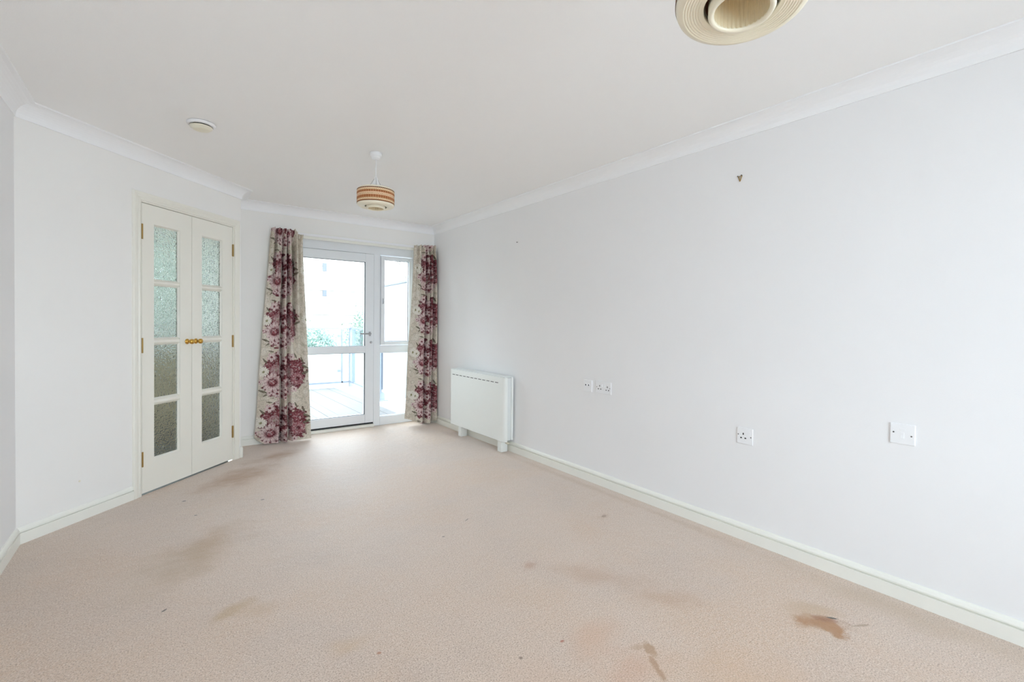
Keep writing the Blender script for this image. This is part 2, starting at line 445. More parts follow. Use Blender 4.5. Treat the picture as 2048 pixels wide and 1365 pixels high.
T = 0.27
structure('wall_right', B(W0, (XR, XR + T, YR - T, YB + T, -0.03, H)), M['wall'], 'long plain white wall on the right with sockets', 'wall')
structure('wall_back', B(W0, (KX1, DX0, YB, YB + T, -0.03, H), (DX1, XR, YB, YB + T, -0.03, H), (DX0, DX1, YB, YB + T, DZ1, H)),
          M['wall_b'], 'white end wall around the balcony door', 'wall')
structure('wall_return', B(W0, (KX1, CX, CY + 0.001, YB, -0.03, H)), M['wall_b'], 'short white wall returning beside the balcony door', 'wall')
UD0, UD1, ZD = 0.690, 1.572, 2.005     # rough opening for the pair of glazed doors (along the angled wall)
structure('wall_angled', B(FA, (0, UD0, -0.1, 0, -0.03, H), (UD1, LA, -0.1, 0, -0.03, H), (UD0, UD1, -0.1, 0, ZD, H)),
          M['wall_b'], 'white angled wall holding the glazed double doors', 'wall')
structure('wall_left', B(W0, (XL - 0.1, XL, YR - T, AY, -0.03, H)), M['wall'], 'plain white wall at the left edge', 'wall')
x0, x1, z0, z1 = RW
structure('wall_rear', B(W0, (XL, x0, YR - T, YR, -0.03, H), (x1, XR, YR - T, YR, -0.03, H), (x0, x1, YR - T, YR, -0.03, z0), (x0, x1, YR - T, YR, z1, H)),
          M['wall'], 'white wall behind the viewer with an added window', 'wall')
# rear window, added out of view to brighten the near room
w2 = thing('window_added', ((x0 + x1) / 2, YR - 0.12, z0), 'unseen white window added behind the viewer to light the near room', 'window', kind='structure')
bm = ring(bmesh.new(), W0, x0, x1, z0, z1, 0.06, YR - 0.15, YR - 0.08); box(bm, W0, (x0 + x1) / 2 - 0.03, (x0 + x1) / 2 + 0.03, YR - 0.15, YR - 0.08, z0 + 0.06, z1 - 0.06)
obj('window_frame', bm, M['upvc'], w2)
for a, c in ((x0 + 0.06, (x0 + x1) / 2 - 0.03), ((x0 + x1) / 2 + 0.03, x1 - 0.06)):
    obj('pane', B(W0, (a, c, YR - 0.118, YR - 0.112, z0 + 0.06, z1 - 0.06)), M['glass'], w2)

# skirting boards
SK = [(0, 0), (0.017, 0), (0.017, 0.0585), (0.0050, 0.0590), (0.0050, 0.0645), (0.0155, 0.0660), (0.0150, 0.072), (0.0105, 0.082), (0.005, 0.0885), (0, 0.0895)]
def skirting(name, i, label, t0=None, t1=None, extra=None):
    bm = sweep(bmesh.new(), i, SK, t0, t1)
    if extra: sweep(bm, i, SK, *extra)
    structure(name, bm, M['gloss'], label, 'skirting board')
skirting('baseboard_right', 0, 'white skirting board along the long right wall')
skirting('baseboard_back', 1, 'white skirting board either side of the balcony door', None, XR - DX1, (XR - DX0, None))
skirting('baseboard_return', 2, 'short white skirting board beside the glazed double doors')
skirting('baseboard_angled', 3, 'white skirting board on the angled wall left of the doors', LA - 0.645, None)
skirting('baseboard_left', 4, 'white skirting board at the left edge')
skirting('baseboard_rear', 5, 'white skirting board behind the viewer')

# coving
zc0 = 2.248; dc = 0.086
CV = [(0, zc0), (0.007, zc0), (0.008, zc0 + 0.009)]
CV += [(dc - 0.006 - (dc - 0.014) * math.cos(a), zc0 + 0.009 + (H - 0.007 - zc0 - 0.009) * math.sin(a)) for a in [k * PI / 2 / 8 for k in range(1, 9)]]
CV += [(dc, H - 0.006), (dc, H), (0, H)]
for i, nm, lb in ((0, 'right', 'white coving above the long right wall'), (1, 'back', 'white coving above the balcony door wall'),
                  (2, 'return', 'short white coving on the return beside the end wall'), (3, 'angled', 'white coving above the glazed double doors'),
                  (4, 'left', 'white coving at the top of the left edge wall'), (5, 'rear', 'white coving behind the viewer')):
    structure('trim_' + nm, sweep(bmesh.new(), i, CV), M['cove'], lb, 'coving')

# ------------------------------------------------------------------ kitchen seen through the obscured panes
structure('floor_kitchen', B(W0, (KX0, KX1, KY0, KY1, -0.035, -0.005)), M['kfloor'], 'grey kitchen floor behind the glazed double doors', 'floor')
structure('wall_kitchen_left', B(W0, (KX0 - 0.1, KX0, KY0 - 0.1, KY1 + T, -0.03, H)), M['kwall'], 'kitchen side wall behind the glazed double doors', 'wall')
structure('wall_kitchen_near', B(W0, (KX0, XL - 0.1, KY0 - 0.1, KY0, -0.03, H)), M['kwall'], 'kitchen near wall behind the angled wall', 'wall')
structure('wall_kitchen_right', B(W0, (KX1, KX1 + 0.1, YB + T, KY1, -0.03, H)), M['kwall'], 'kitchen wall beside the balcony', 'wall')
kx0, kx1, kz0, kz1 = -1.2, 0.34, 1.0, 2.12
structure('wall_kitchen_back', B(W0, (KX0, kx0, KY1, KY1 + T, -0.03, H), (kx1, KX1 + 0.1, KY1, KY1 + T, -0.03, H), (kx0, kx1, KY1, KY1 + T, -0.03, kz0), (kx0, kx1, KY1, KY1 + T, kz1, H)),
          M['kwall'], 'kitchen window wall behind the glazed double doors', 'wall')
w3 = thing('window_3', ((kx0 + kx1) / 2, KY1 + 0.12, kz0), 'kitchen window glimpsed through the pebbled door glass', 'window', kind='structure')
bm = ring(bmesh.new(), W0, kx0, kx1, kz0, kz1, 0.05, KY1 + 0.10, KY1 + 0.16); box(bm, W0, -0.45, -0.39, KY1 + 0.10, KY1 + 0.16, kz0 + 0.05, kz1 - 0.05)
obj('window_frame', bm, M['upvc'], w3)
for a, c in ((kx0 + 0.05, -0.45), (-0.39, kx1 - 0.05)):
    obj('pane', B(W0, (a, c, KY1 + 0.127, KY1 + 0.133, kz0 + 0.05, kz1 - 0.05)), M['glass'], w3)
kb = thing('kitchen_cabinet', (-0.6, KY1 - 0.3, 0), 'beige kitchen base cabinets blurred behind the lower door panes', 'cabinet')
obj('carcass', B(W0, (KX0 + 0.02, KX1 - 0.02, KY1 - 0.56, KY1 - 0.01, 0.12, 0.86)), M['kcab'], kb)
obj('plinth', B(W0, (KX0 + 0.02, KX1 - 0.02, KY1 - 0.50, KY1 - 0.02, -0.005, 0.12)), M['kcab'], kb)
for k in range(4):
    a = KX0 + 0.03 + k * 0.53
    d_ = obj('cabinet_door', B(W0, (a, a + 0.52, KY1 - 0.58, KY1 - 0.561, 0.14, 0.85)), M['kcab'], kb, bevel=0.003)
    bmh = tube(bmesh.new(), [(a + 0.46, KY1 - 0.60, 0.62), (a + 0.46, KY1 - 0.60, 0.76)], 0.006)
    obj('handle', bmh, M['chrome'], d_)
tag(obj('kitchen_worktop', B(W0, (KX0 + 0.005, KX1 - 0.005, KY1 - 0.60, KY1 - 0.003, 0.862, 0.90)), M['ktop'], bevel=0.004),
    'grey kitchen worktop under the kitchen window, behind the door glass', 'worktop')

# ------------------------------------------------------------------ glazed double doors in the angled wall
# lining and architrave
bm = bmesh.new()
box(bm, FA, UD0, UD0 + 0.022, -0.105, 0.004, 0, ZD); box(bm, FA, UD1 - 0.022, UD1, -0.105, 0.004, 0, ZD); box(bm, FA, UD0 + 0.022, UD1 - 0.022, -0.105, 0.004, ZD - 0.018, ZD)
structure('trim_door_lining', bm, M['door'], 'white lining around the glazed double doors', 'door frame', bevel=0.002)
ar = thing('architrave', tuple(FA.P(1.13, 0, 0)), 'moulded white architrave around the glazed double doors', 'architrave', kind='structure')
AP = [(0, 0), (0, 0.012), (0.010, 0.016), (0.016, 0.0165), (0.020, 0.013), (0.040, 0.0185), (0.052, 0.018), (0.056, 0.012), (0.056, 0)]
def architrave_side(uin, sgn, ztop):
    bm = bmesh.new(); r0 = []; r1 = []
    for w, n in AP:
        u = uin + sgn * w
        r0.append(bm.verts.new(FA.P(u, n, 0.0))); r1.append(bm.verts.new(FA.P(u, n, ztop + w)))
    for j in range(len(AP) - 1): bm.faces.new((r0[j], r1[j], r1[j + 1], r0[j + 1]))
    bm.faces.new(r0); bm.faces.new(r1)
    return bm
ZA = ZD - 0.008
obj('side_moulding', architrave_side(UD0 + 0.012, -1, ZA), M['door'], ar)
obj('side_moulding', architrave_side(UD1 - 0.012, 1, ZA), M['door'], ar)
bm = bmesh.new(); r0 = []; r1 = []
for w, n in AP:
    r0.append(bm.verts.new(FA.P(UD0 + 0.012 - w, n, ZA + w))); r1.append(bm.verts.new(FA.P(UD1 - 0.012 + w, n, ZA + w)))
for j in range(len(AP) - 1): bm.faces.new((r0[j], r1[j], r1[j + 1], r0[j + 1]))
obj('head_moulding', bm, M['door'], ar)
bm = bmesh.new()
lathe(bm, [(0, 0), (0.020, 0), (0.020, 0.075), (0.015, 0.09), (0, 0.092)], FA.P(LA - 0.006, 0.004, 0), seg=16)
obj('plinth_block', bm, M['gloss'], ar, smooth=True)

def leaf(nm, u0, u1, gu0, gu1, hinge_u, knob_u, label):
    t = thing(nm, tuple(FA.P((u0 + u1) / 2, 0.0, 0.012)), label, 'door', kind='structure')
    zb, zt = 0.012, 1.983; n0, n1 = -0.034, 0.001
    bm = bmesh.new()
    box(bm, FA, u0, gu0, n0, n1, zb, zt); box(bm, FA, gu1, u1, n0, n1, zb, zt)
    box(bm, FA, gu0, gu1, n0, n1, zb, 0.227); box(bm, FA, gu0, gu1, n0, n1, 1.854, zt)
    obj('leaf_frame', bm, M['door'], t)
    bm = bmesh.new()
    for z0_, z1_ in ((0.600, 0.638), (1.022, 1.058), (1.437, 1.467)):
        box(bm, FA, gu0, gu1, n0 + 0.004, n1 - 0.003, z0_, z1_)
    # glazing bars one by one
    bm.free()
    for z0_, z1_ in ((0.606, 0.642), (1.026, 1.061), (1.439, 1.469)):
        b1 = bmesh.new()
        P = [(z0_, n1 - 0.012), (z0_ + 0.010, n1 - 0.003), (z1_ - 0.010, n1 - 0.003), (z1_, n1 - 0.012), (z1_, n0 + 0.010), (z0_, n0 + 0.010)]
        a_ = [b1.verts.new(FA.P(gu0, n, z)) for z, n in P]; c_ = [b1.verts.new(FA.P(gu1, n, z)) for z, n in P]
        for j in range(6): b1.faces.new((a_[j], a_[(j + 1) % 6], c_[(j + 1) % 6], c_[j]))
        obj('glazing_bar', b1, M['door'], t)
    zs = [(0.227, 0.606), (0.642, 1.026), (1.061, 1.439), (1.469, 1.854)]
    for z0_, z1_ in zs:
        p = obj('pane', B(FA, (gu0 - 0.001, gu1 + 0.001, -0.020, -0.015, z0_ - 0.001, z1_ + 0.001)), M['obscure'], t)
        # mitred quadrant bead around the pane
        b1 = bmesh.new(); w = 0.009
        outer = [(gu0, z0_), (gu1, z0_), (gu1, z1_), (gu0, z1_)]; inner = [(gu0 + w, z0_ + w), (gu1 - w, z0_ + w), (gu1 - w, z1_ - w), (gu0 + w, z1_ - w)]
        Vo = [b1.verts.new(FA.P(u, n1 - 0.004, z)) for u, z in outer]; Vi = [b1.verts.new(FA.P(u, -0.0145, z)) for u, z in inner]
        Vb = [b1.verts.new(FA.P(u, -0.0145, z)) for u, z in outer]
        for j in range(4):
            k = (j + 1) % 4
            b1.faces.new((Vo[j], Vo[k], Vi[k], Vi[j])); b1.faces.new((Vi[j], Vi[k], Vb[k], Vb[j])); b1.faces.new((Vb[j], Vb[k], Vo[k], Vo[j]))
        obj('glazing_bead', b1, M['door'], t)
    for zc in (1.790, 1.020, 0.246):
        b1 = bmesh.new(); lathe(b1, [(0, -0.051), (0.0055, -0.051), (0.0055, 0.051), (0, 0.051)], FA.P(hinge_u, 0.006, zc), seg=12)
        box(b1, FA, hinge_u - 0.007, hinge_u + 0.007, -0.002, 0.0035, zc - 0.05, zc + 0.05)
        obj('hinge', b1, M['dullbrass'], t)
    b1 = bmesh.new(); nv = FA.n
    lathe(b1, [(0, 0), (0.020, 0), (0.0205, 0.003), (0.017, 0.007), (0.009, 0.009), (0.0075, 0.018), (0.011, 0.026), (0.0175, 0.033), (0.0195, 0.041), (0.0175, 0.049), (0.010, 0.0545), (0, 0.056)],
          FA.P(knob_u, n1, 1.034), axis=nv, seg=28)
    obj('knob', b1, M['brass'], t, smooth=True)
    return t
UM = 1.1275
leaf('door_1', 0.7165, UM - 0.002, 0.8075, 1.0205, 0.7150, 1.083, 'left leaf of the white double doors with four pebbled panes')
leaf('door_2', UM + 0.002, 1.5465, 1.2225, 1.4320, 1.5480, 1.163, 'right leaf of the white double doors with four pebbled panes')

# ------------------------------------------------------------------ balcony door and sidelight
FW_ = Fr((0, YF), (1, 0), (0, -1))     # frame plane, n into the room
w1 = thing('window_1', (1.69, YF, 0), 'white frame and sidelight of the balcony doorway', 'window', kind='structure')
n0, n1 = -0.07, 0.0
bm = bmesh.new()
box(bm, FW_, DX0, 1.036, n0, n1, 0.0, 2.06)          # left jamb
box(bm, FW_, 2.386, DX1, n0, n1, 0.0, 2.06)          # right jamb
box(bm, FW_, 1.036, 2.386, n0, n1, 1.966, 2.06)      # head
box(bm, FW_, 1.914, 1.990, n0, n1, 0.0, 1.966)       # mullion
box(bm, FW_, 1.990, 2.386, n0, n1, 0.842, 0.924)     # transom
box(bm, FW_, 1.990, 2.386, n0, n1, 0.0, 0.100)       # bottom rail
obj('outer_frame', bm, M['upvc'], w1, bevel=0.003)
obj('threshold', B(FW_, (1.036, 1.914, n0 - 0.02, 0.03, 0.0, 0.030)), M['gloss'], w1, bevel=0.003)
obj('pane', B(FW_, (1.990, 2.386, -0.040, -0.034, 0.100, 0.842)), M['glass'], w1)
bm = bmesh.new(); ring(bm, FW_, 1.990, 2.386, 0.100, 0.842, 0.006, -0.032, -0.012)
obj('glazing_bead', bm, M['upvc'], w1)
sash = obj('sash', ring(bmesh.new(), FW_, 1.993, 2.378, 0.928, 1.957, 0.042, -0.045, 0.018), M['upvc'], w1, bevel=0.004)
obj('pane', B(FW_, (2.035, 2.336, -0.025, -0.019, 0.970, 1.915)), M['glass'], sash)
bm = ring(bmesh.new(), FW_, 2.035, 2.336, 0.970, 1.915, 0.0035, -0.0185, -0.010)
obj('gasket', bm, M['rubber_gap_shade'], sash)
bm = B(FW_, (2.006, 2.024, 0.018, 0.027, 1.405, 1.465), (2.010, 2.020, 0.027, 0.036, 1.425, 1.455))
obj('handle', bm, M['chrome'], sash, bevel=0.002)

d3 = thing('door_3', (1.475, YF, 0.05), 'white glazed balcony door with a mid rail and lever handle', 'door', kind='structure')
bm = bmesh.new()
ring(bm, FW_, 1.040, 1.910, 0.050, 1.963, 0.09, -0.055, 0.012, wb=0.096, wt=0.095, wl=0.09, wr=0.097)
box(bm, FW_, 1.130, 1.813, -0.055, 0.012, 0.844, 0.922)
obj('leaf_frame', bm, M['upvc'], d3, bevel=0.004)
bm = B(FW_, (1.036, 1.914, -0.050, -0.010, 0.031, 0.049))
obj('under_leaf_shade', bm, M['rubber_gap_shade'], d3)  # black strip standing for the shadowed gap between leaf and sill
bm = B(FW_, (1.9105, 1.9135, -0.05, 0.0, 0.050, 1.963), (1.04, 1.9105, -0.05, 0.0, 1.9635, 1.9655))
obj('edge_gasket', bm, M['rubber_gap_shade'], d3)
for z0_, z1_ in ((0.146, 0.844), (0.922, 1.868)):
    p = obj('pane', B(FW_, (1.130, 1.813, -0.026, -0.020, z0_, z1_)), M['glass'], d3)
    obj('gasket', ring(bmesh.new(), FW_, 1.130, 1.813, z0_, z1_, 0.003, -0.019, 0.006), M['rubber_gap_shade'], p)
bm = B(FW_, (1.852, 1.876, 0.012, 0.018, 1.035, 1.085))
box(bm, FW_, 1.859, 1.869, 0.018, 0.048, 1.055, 1.067)
tube(bm, [FW_.P(1.868, 0.050, 1.061), FW_.P(1.80, 0.052, 1.061), FW_.P(1.745, 0.048, 1.061)], 0.008)
obj('lever_handle', bm, M['chrome'], d3, smooth=False)
bm = bmesh.new(); lathe(bm, [(0, 0), (0.014, 0), (0.014, 0.006), (0.008, 0.010), (0.008, 0.022), (0, 0.022)], FW_.P(1.878, 0.012, 0.963), axis=FW_.n, seg=20)
obj('lock', bm, M['chrome'], d3)

# plaster reveal lining strips (sides and head) follow the opening
structure('trim_reveal', B(FW_, (DX0 + 0.0005, DX0 + 0.004, 0.0, REC, 0, DZ1), (DX1 - 0.004, DX1 - 0.0005, 0.0, REC, 0, DZ1), (DX0, DX1, 0, REC, DZ1 - 0.004, DZ1 - 0.0005)),
          M['wall_b'], 'white reveal around the balcony doorway', 'reveal')

# curtain track
ct = thing('curtain_track', (1.70, YB - 0.02, 2.03), 'white curtain track on a batten above the balcony door', 'curtain track')
obj('batten', B(FB, (0.86, XR - 0.01, 0.0005, 0.022, 2.034, 2.098)), M['gloss'], ct, bevel=0.003)
obj('rail', B(FB, (0.84, XR - 0.004, 0.040, 0.052, 2.058, 2.086)), M['white'], ct, bevel=0.003)
for k in range(7):
    u = 0.95 + k * 0.265
    obj('bracket', B(FB, (u, u + 0.02, 0.022, 0.040, 2.062, 2.082)), M['white'], ct)

# ------------------------------------------------------------------ floral curtains: cloth built as a pleated sheet, print painted per vertex
rs = np.random.RandomState(4)
def smooth01(x): x = np.clip(x, 0, 1); return x * x * (3 - 2 * x)
def C3(r, g, b): return np.array(s2l(r, g, b)[:3])
BURG, BURG2, ROSE, PINK, PALE, WHITE_, CREAM, SAGE, OLIVE = (C3(94, 40, 48), C3(122, 62, 70), C3(152, 92, 98), C3(190, 142, 148), C3(220, 200, 198),
                                                      C3(232, 228, 218), C3(214, 205, 190), C3(164, 160, 140), C3(88, 80, 64))
def cellnoise(u, v, sc, seed):
    """smooth value noise"""
    r = np.random.RandomState(seed); g = r.rand(64, 64)
    x = u * sc; y = v * sc
    xi = np.floor(x).astype(int); yi = np.floor(y).astype(int); fx = smooth01(x - xi); fy = smooth01(y - yi)
    a = g[xi % 64, yi % 64]; b_ = g[(xi + 1) % 64, yi % 64]; c = g[xi % 64, (yi + 1) % 64]; d = g[(xi + 1) % 64, (yi + 1) % 64]
    return a * (1 - fx) * (1 - fy) + b_ * fx * (1 - fy) + c * (1 - fx) * fy + d * fx * fy
TW, TH = 0.60, 0.49
STAMPS = [  # kind, u, v, radius, turn - one repeat of the print
    ('blob', 0.095, 0.150, 0.095, 0), ('blob', 0.090, 0.03, 0.100, 0), ('blob', 0.345, 0.120, 0.100, 0), ('blob', 0.335, 0.02, 0.085, 0), ('blob', 0.21, 0.12, 0.085, 0),
    ('blob', 0.235, 0.02, 0.075, 0), ('blob', 0.12, 0.23, 0.055, 0), ('blob', 0.26, 0.20, 0.06, 0), ('blob', 0.10, -0.075, 0.055, 0), ('blob', 0.20, -0.075, 0.06, 0),
    ('leaf', 0.425, 0.135, 0.028, 0.5), ('leaf', 0.435, 0.085, 0.030, -0.4), ('leaf', 0.405, 0.19, 0.024, 1.2), ('leaf', 0.005, -0.062, 0.026, 0.4), ('leaf', 0.035, -0.088, 0.022, -0.6),
    ('leaf', 0.01, 0.195, 0.022, 0.9), ('leaf', 0.06, 0.275, 0.018, 0.2), ('leaf', 0.34, 0.235, 0.02, 1.2),
    ('rose', 0.150, 0.165, 0.040, 0), ('rose', 0.040, 0.150, 0.032, 0), ('rose', 0.360, 0.135, 0.042, 0), ('rose', 0.285, 0.155, 0.034, 0), ('rose', 0.225, 0.03, 0.034, 0), ('rose', 0.23, 0.21, 0.026, 0),
    ('wdaisy', 0.000, 0.105, 0.050, 0.2), ('floret', 0.065, 0.225, 0.042, 0.3), ('floret', 0.200, 0.190, 0.040, 0.9), ('floret', 0.13, 0.262, 0.026, 0.1), ('floret', 0.30, 0.225, 0.034, 0.4),
    ('speck', 0.105, 0.118, 0.046, 0), ('speck', 0.275, 0.092, 0.044, 0), ('floret', 0.19, 0.085, 0.034, 0.2),
    ('mum', 0.355, 0.035, 0.062, 0.1), ('daisy', 0.080, 0.012, 0.088, 0.0), ('daisy', 0.245, -0.01, 0.060, 0.6),
    ('floret', 0.120, -0.085, 0.038, 0.5), ('floret', 0.060, -0.075, 0.026, 0.2), ('floret', 0.190, -0.072, 0.038, 0.0), ('floret', 0.265, -0.080, 0.038, 0.7), ('floret', 0.150, -0.128, 0.028, 0.4),
    ('floret', 0.325, -0.055, 0.030, 0.9), ('floret', 0.22, -0.125, 0.026, 1.4),
    ('wdaisy', 0.55, 0.118, 0.05, 0.5), ('floret', 0.575, 0.02, 0.024, 0.5),
]
STAMPS = [(k_, u_, 0.08 + (v_ - 0.08) * 1.14, r_ * 1.10, t_) for k_, u_, v_, r_, t_ in STAMPS]
def paint(u, v, phase_v):
    v = v - phase_v
    col = CREAM[None, :] * np.ones((len(u), 1))
    n1_ = cellnoise(u, v, 26, 1); n2_ = cellnoise(u, v, 70, 2)
    f = smooth01((n1_ - 0.5) * 4)[:, None] * 0.45; col = col * (1 - f) + WHITE_ * f
    f = (smooth01((0.06 - np.abs(n1_ - 0.45)) / 0.05) * 0.55)[:, None]; col = col * (1 - f) + SAGE * f
    f = (smooth01((0.05 - np.abs(n2_ - 0.5)) / 0.05) * 0.5)[:, None]; col = col * (1 - f) + C3(150, 148, 128) * f
    def over(msk, c):
        nonlocal col
        mm = np.clip(msk, 0, 1)[:, None]; col = col * (1 - mm) + c * mm
    wn = cellnoise(u, v, 45, 6) - 0.5
    for kind, su, sv, r, t in STAMPS:
        du = (u - su + TW / 2) % TW - TW / 2; dv = (v - sv + TH / 2) % TH - TH / 2
        idx = np.where(du * du + dv * dv < (r * 1.35) ** 2)[0]
        if not len(idx): continue
        sub = col[idx]; a, b_ = du[idx], dv[idx]
        rr = np.hypot(a, b_) / r; th = np.arctan2(b_, a) + t
        def ov(msk, c):
            nonlocal sub
            mm = np.clip(msk, 0, 1)[:, None]; sub = sub * (1 - mm) + c * mm
        e = 0.10
        if kind == 'blob':
            k = rr + wn[idx] * 0.7
            ov(smooth01((0.95 - k) / 0.15), BURG * 1.0 + (BURG2 - BURG) * np.clip(n2_[idx], 0, 1)[:, None])
        elif kind == 'leaf':
            k = np.abs(np.sin(th)) * 1.8 * rr + rr * 0.35
            ov(smooth01((0.8 - k) / 0.2), OLIVE); ov(smooth01((0.10 - np.abs(np.sin(th)) * rr) / 0.1) * (rr < 0.9), SAGE)
        elif kind == 'rose':
            ov(smooth01((1 - rr) / e), BURG2); sp = 0.5 + 0.5 * np.sin(th * 2 + rr * 9); ov(smooth01((0.92 - rr) / e) * sp * 0.8, ROSE); ov(smooth01((0.25 - rr) / 0.1), BURG)
        elif kind == 'speck':
            ov(smooth01((1 - rr) / e), ROSE * 0.85); q = np.sin(a * 520) * np.sin(b_ * 520 + a * 90); ov((q > 0.25) * (rr < 0.95) * 0.9, PALE); ov((q < -0.5) * (rr < 0.9) * 0.8, BURG)
            ov(smooth01((0.3 - rr) / 0.1) * 0.6, SAGE)
        elif kind == 'floret':
            n = 5; pet = np.abs(np.cos(th * n / 2)); lim = 0.45 + 0.55 * pet ** 0.6
            ov(smooth01((lim - rr) / e), PALE); ov(smooth01((rr - 0.55) / 0.4) * smooth01((lim - rr) / e) * 0.55, PINK); ov(smooth01((0.30 - rr) / 0.1), BURG2)
        elif kind in ('daisy', 'mum', 'wdaisy'):
            n = {'daisy': 15, 'mum': 20, 'wdaisy': 14}[kind]
            pet = np.abs(np.cos(th * n / 2 + 0.3 * np.sin(3 * th))); lim = 0.62 + 0.38 * pet ** 0.5 * (0.9 + 0.12 * np.sin(5 * th))
            ins = smooth01((lim - rr) / e)
            if kind == 'daisy':
                ov(ins, PALE); ov(ins * smooth01((0.62 - rr) / 0.3), ROSE); ov(ins * smooth01((0.30 - pet) / 0.3) * 0.75, BURG2)
                ov(ins * smooth01((0.5 + 0.5 * np.sin(th + 1.0)) * 1.4 - 0.9) * 0.5, ROSE)
                ov(smooth01((0.42 - rr) / 0.08), BURG); ov(smooth01((0.30 - rr) / 0.08), ROSE); ov(smooth01((0.12 - rr) / 0.08), BURG2)
            elif kind == 'mum':
                ov(ins, ROSE); ov(ins * (0.5 + 0.5 * np.sin(th * n + rr * 14)) * 0.55, PINK); ov(ins * smooth01((0.4 - pet) / 0.3) * 0.8, BURG); ov(smooth01((0.35 - rr) / 0.1), BURG)
            else:
                ov(ins, WHITE_); ov(ins * smooth01((0.35 - pet) / 0.3) * 0.6, SAGE); ov(smooth01((0.28 - rr) / 0.08), C3(150, 146, 110))
        col[idx] = sub
    fl = np.clip((col[:, 0] - col[:, 1]) * 6, 0, 1)[:, None]          # where a flower is printed
    m1 = cellnoise(u, v, 130, 12)[:, None]; m2 = cellnoise(u, v, 210, 13)[:, None]
    k = smooth01((m1 - 0.62) / 0.12) * fl * 0.65; col = col * (1 - k) + PALE * 0.92 * k
    k = smooth01((0.34 - m2) / 0.12) * fl * 0.55; col = col * (1 - k) + BURG * 0.75 * k
    k = smooth01((0.30 - m1) / 0.12) * (1 - fl) * 0.35; col = col * (1 - k) + C3(128, 124, 104) * k
    col *= (0.90 + 0.16 * cellnoise(u, v, 240, 9))[:, None]
    return col

def interp(z, tab):
    zs = [t[0] for t in tab][::-1]; xs = [t[1] for t in tab][::-1]
    return np.interp(z, zs, xs)

def curtain(nm, left, right, top, bottom, grooves, ybase, u_start, u_len, phase, label, frill):
    """left/right: [(z, x)], grooves: [(frac at top, frac at bottom, depth(s) knots, width, hidden cloth)]"""
    NX, NZ = 240, 470
    s = np.linspace(0, 1, NZ)[:, None] * np.ones((1, NX)); f = np.ones((NZ, 1)) * np.linspace(0, 1, NX)[None, :]
    ztop = top(f); zbot = bottom(f)
    z = ztop + (zbot - ztop) * s
    xl = interp(z, left); xr = interp(z, right)
    x = xl + (xr - xl) * f
    y = ybase(f, s)
    hid = np.zeros_like(x)
    for g0, g1, kn, w, hc in grooves:
        g = g0 + (g1 - g0) * s ** 0.8 + 0.006 * np.sin(s * 9 + g0 * 20)
        dep = np.interp(s, [k[0] for k in kn], [k[1] for k in kn])
        q = (f - g) / w
        y = y + dep * np.exp(-np.abs(q) ** 1.1)
        y = y - dep * 0.30 * (np.exp(-((q - 2.0) / 1.3) ** 2) + np.exp(-((q + 2.0) / 1.3) ** 2))
        hid += hc * 0.5 * (1 + np.tanh(q * 1.3)) * np.clip(dep / 0.03, 0, 1)
    # soft secondary undulation and the gathered heading
    y = y + 0.004 * np.sin(f * 21 + s * 2.5) * (1 - s * 0.4) + 0.003 * np.sin(f * 47 + 1.3 + s * 5) * (1 - s)
    head = np.exp(-(s / 0.022) ** 2); gather = np.exp(-(s / 0.30) ** 1.3)
    y = y + gather * 0.016 * np.sin(f * 2 * PI * frill + 1.0) + head * 0.010 * np.sin(f * 2 * PI * frill * 2.1)
    neck = np.exp(-((s - 0.035) / 0.012) ** 2); y = y + neck * 0.010
    y = np.minimum(y, np.minimum(5.033 + 0.08 * smooth01((s - 0.036) / 0.06), YB - 0.008))
    u = u_start + u_len * f + hid; v = z
    col = paint(u.ravel(), v.ravel(), phase)
    root = thing(nm, (float(x.mean()), float(y.mean()), 0.012), label, 'curtain')
    def sheet(name, X, Y, Z, m, cols=None):
        off = np.array(worldloc(root))
        V = np.stack([X, Y, Z], -1).reshape(-1, 3) - off
        nz, nx = X.shape
        i = np.arange(nz * nx).reshape(nz, nx)
        F = np.stack([i[:-1, :-1], i[1:, :-1], i[1:, 1:], i[:-1, 1:]], -1).reshape(-1, 4)
        me = bpy.data.meshes.new(name)
        me.vertices.add(len(V)); me.vertices.foreach_set('co', V.ravel())
        me.loops.add(F.size); me.loops.foreach_set('vertex_index', F.ravel())
        me.polygons.add(len(F)); me.polygons.foreach_set('loop_start', np.arange(0, F.size, 4)); me.polygons.foreach_set('loop_total', np.full(len(F), 4))
        me.polygons.foreach_set('use_smooth', np.ones(len(F), bool))
        me.update(calc_edges=True)
        if cols is not None:
            at = me.color_attributes.new('print', 'FLOAT_COLOR', 'POINT')
            at.data.foreach_set('color', np.concatenate([cols, np.ones((len(cols), 1))], 1).ravel())
        me.materials.append(m)
        o = bpy.data.objects.new(name, me); COL.objects.link(o); o.parent = root
        return o
    sheet('printed_cloth', x, y, z, M['print'], col)
    k = slice(None, None, 4)
    Xl, Yl, Zl = x[k, k].copy(), y[k, k].copy() + 0.012, z[k, k].copy()
    Zl = np.clip(Zl, float(zbot.min()) + 0.03, float(ztop.max()) - 0.09)
    Yl = np.minimum(Yl * 0.5 + (Yl.mean(axis=1, keepdims=True) + 0.02) * 0.5, YB - 0.004 + 0 * Yl); Yl = np.maximum(Yl, y[k, k] + 0.004)
    sheet('lining', Xl, Yl, Zl, M['lining'])
    return root, (x, y, z)

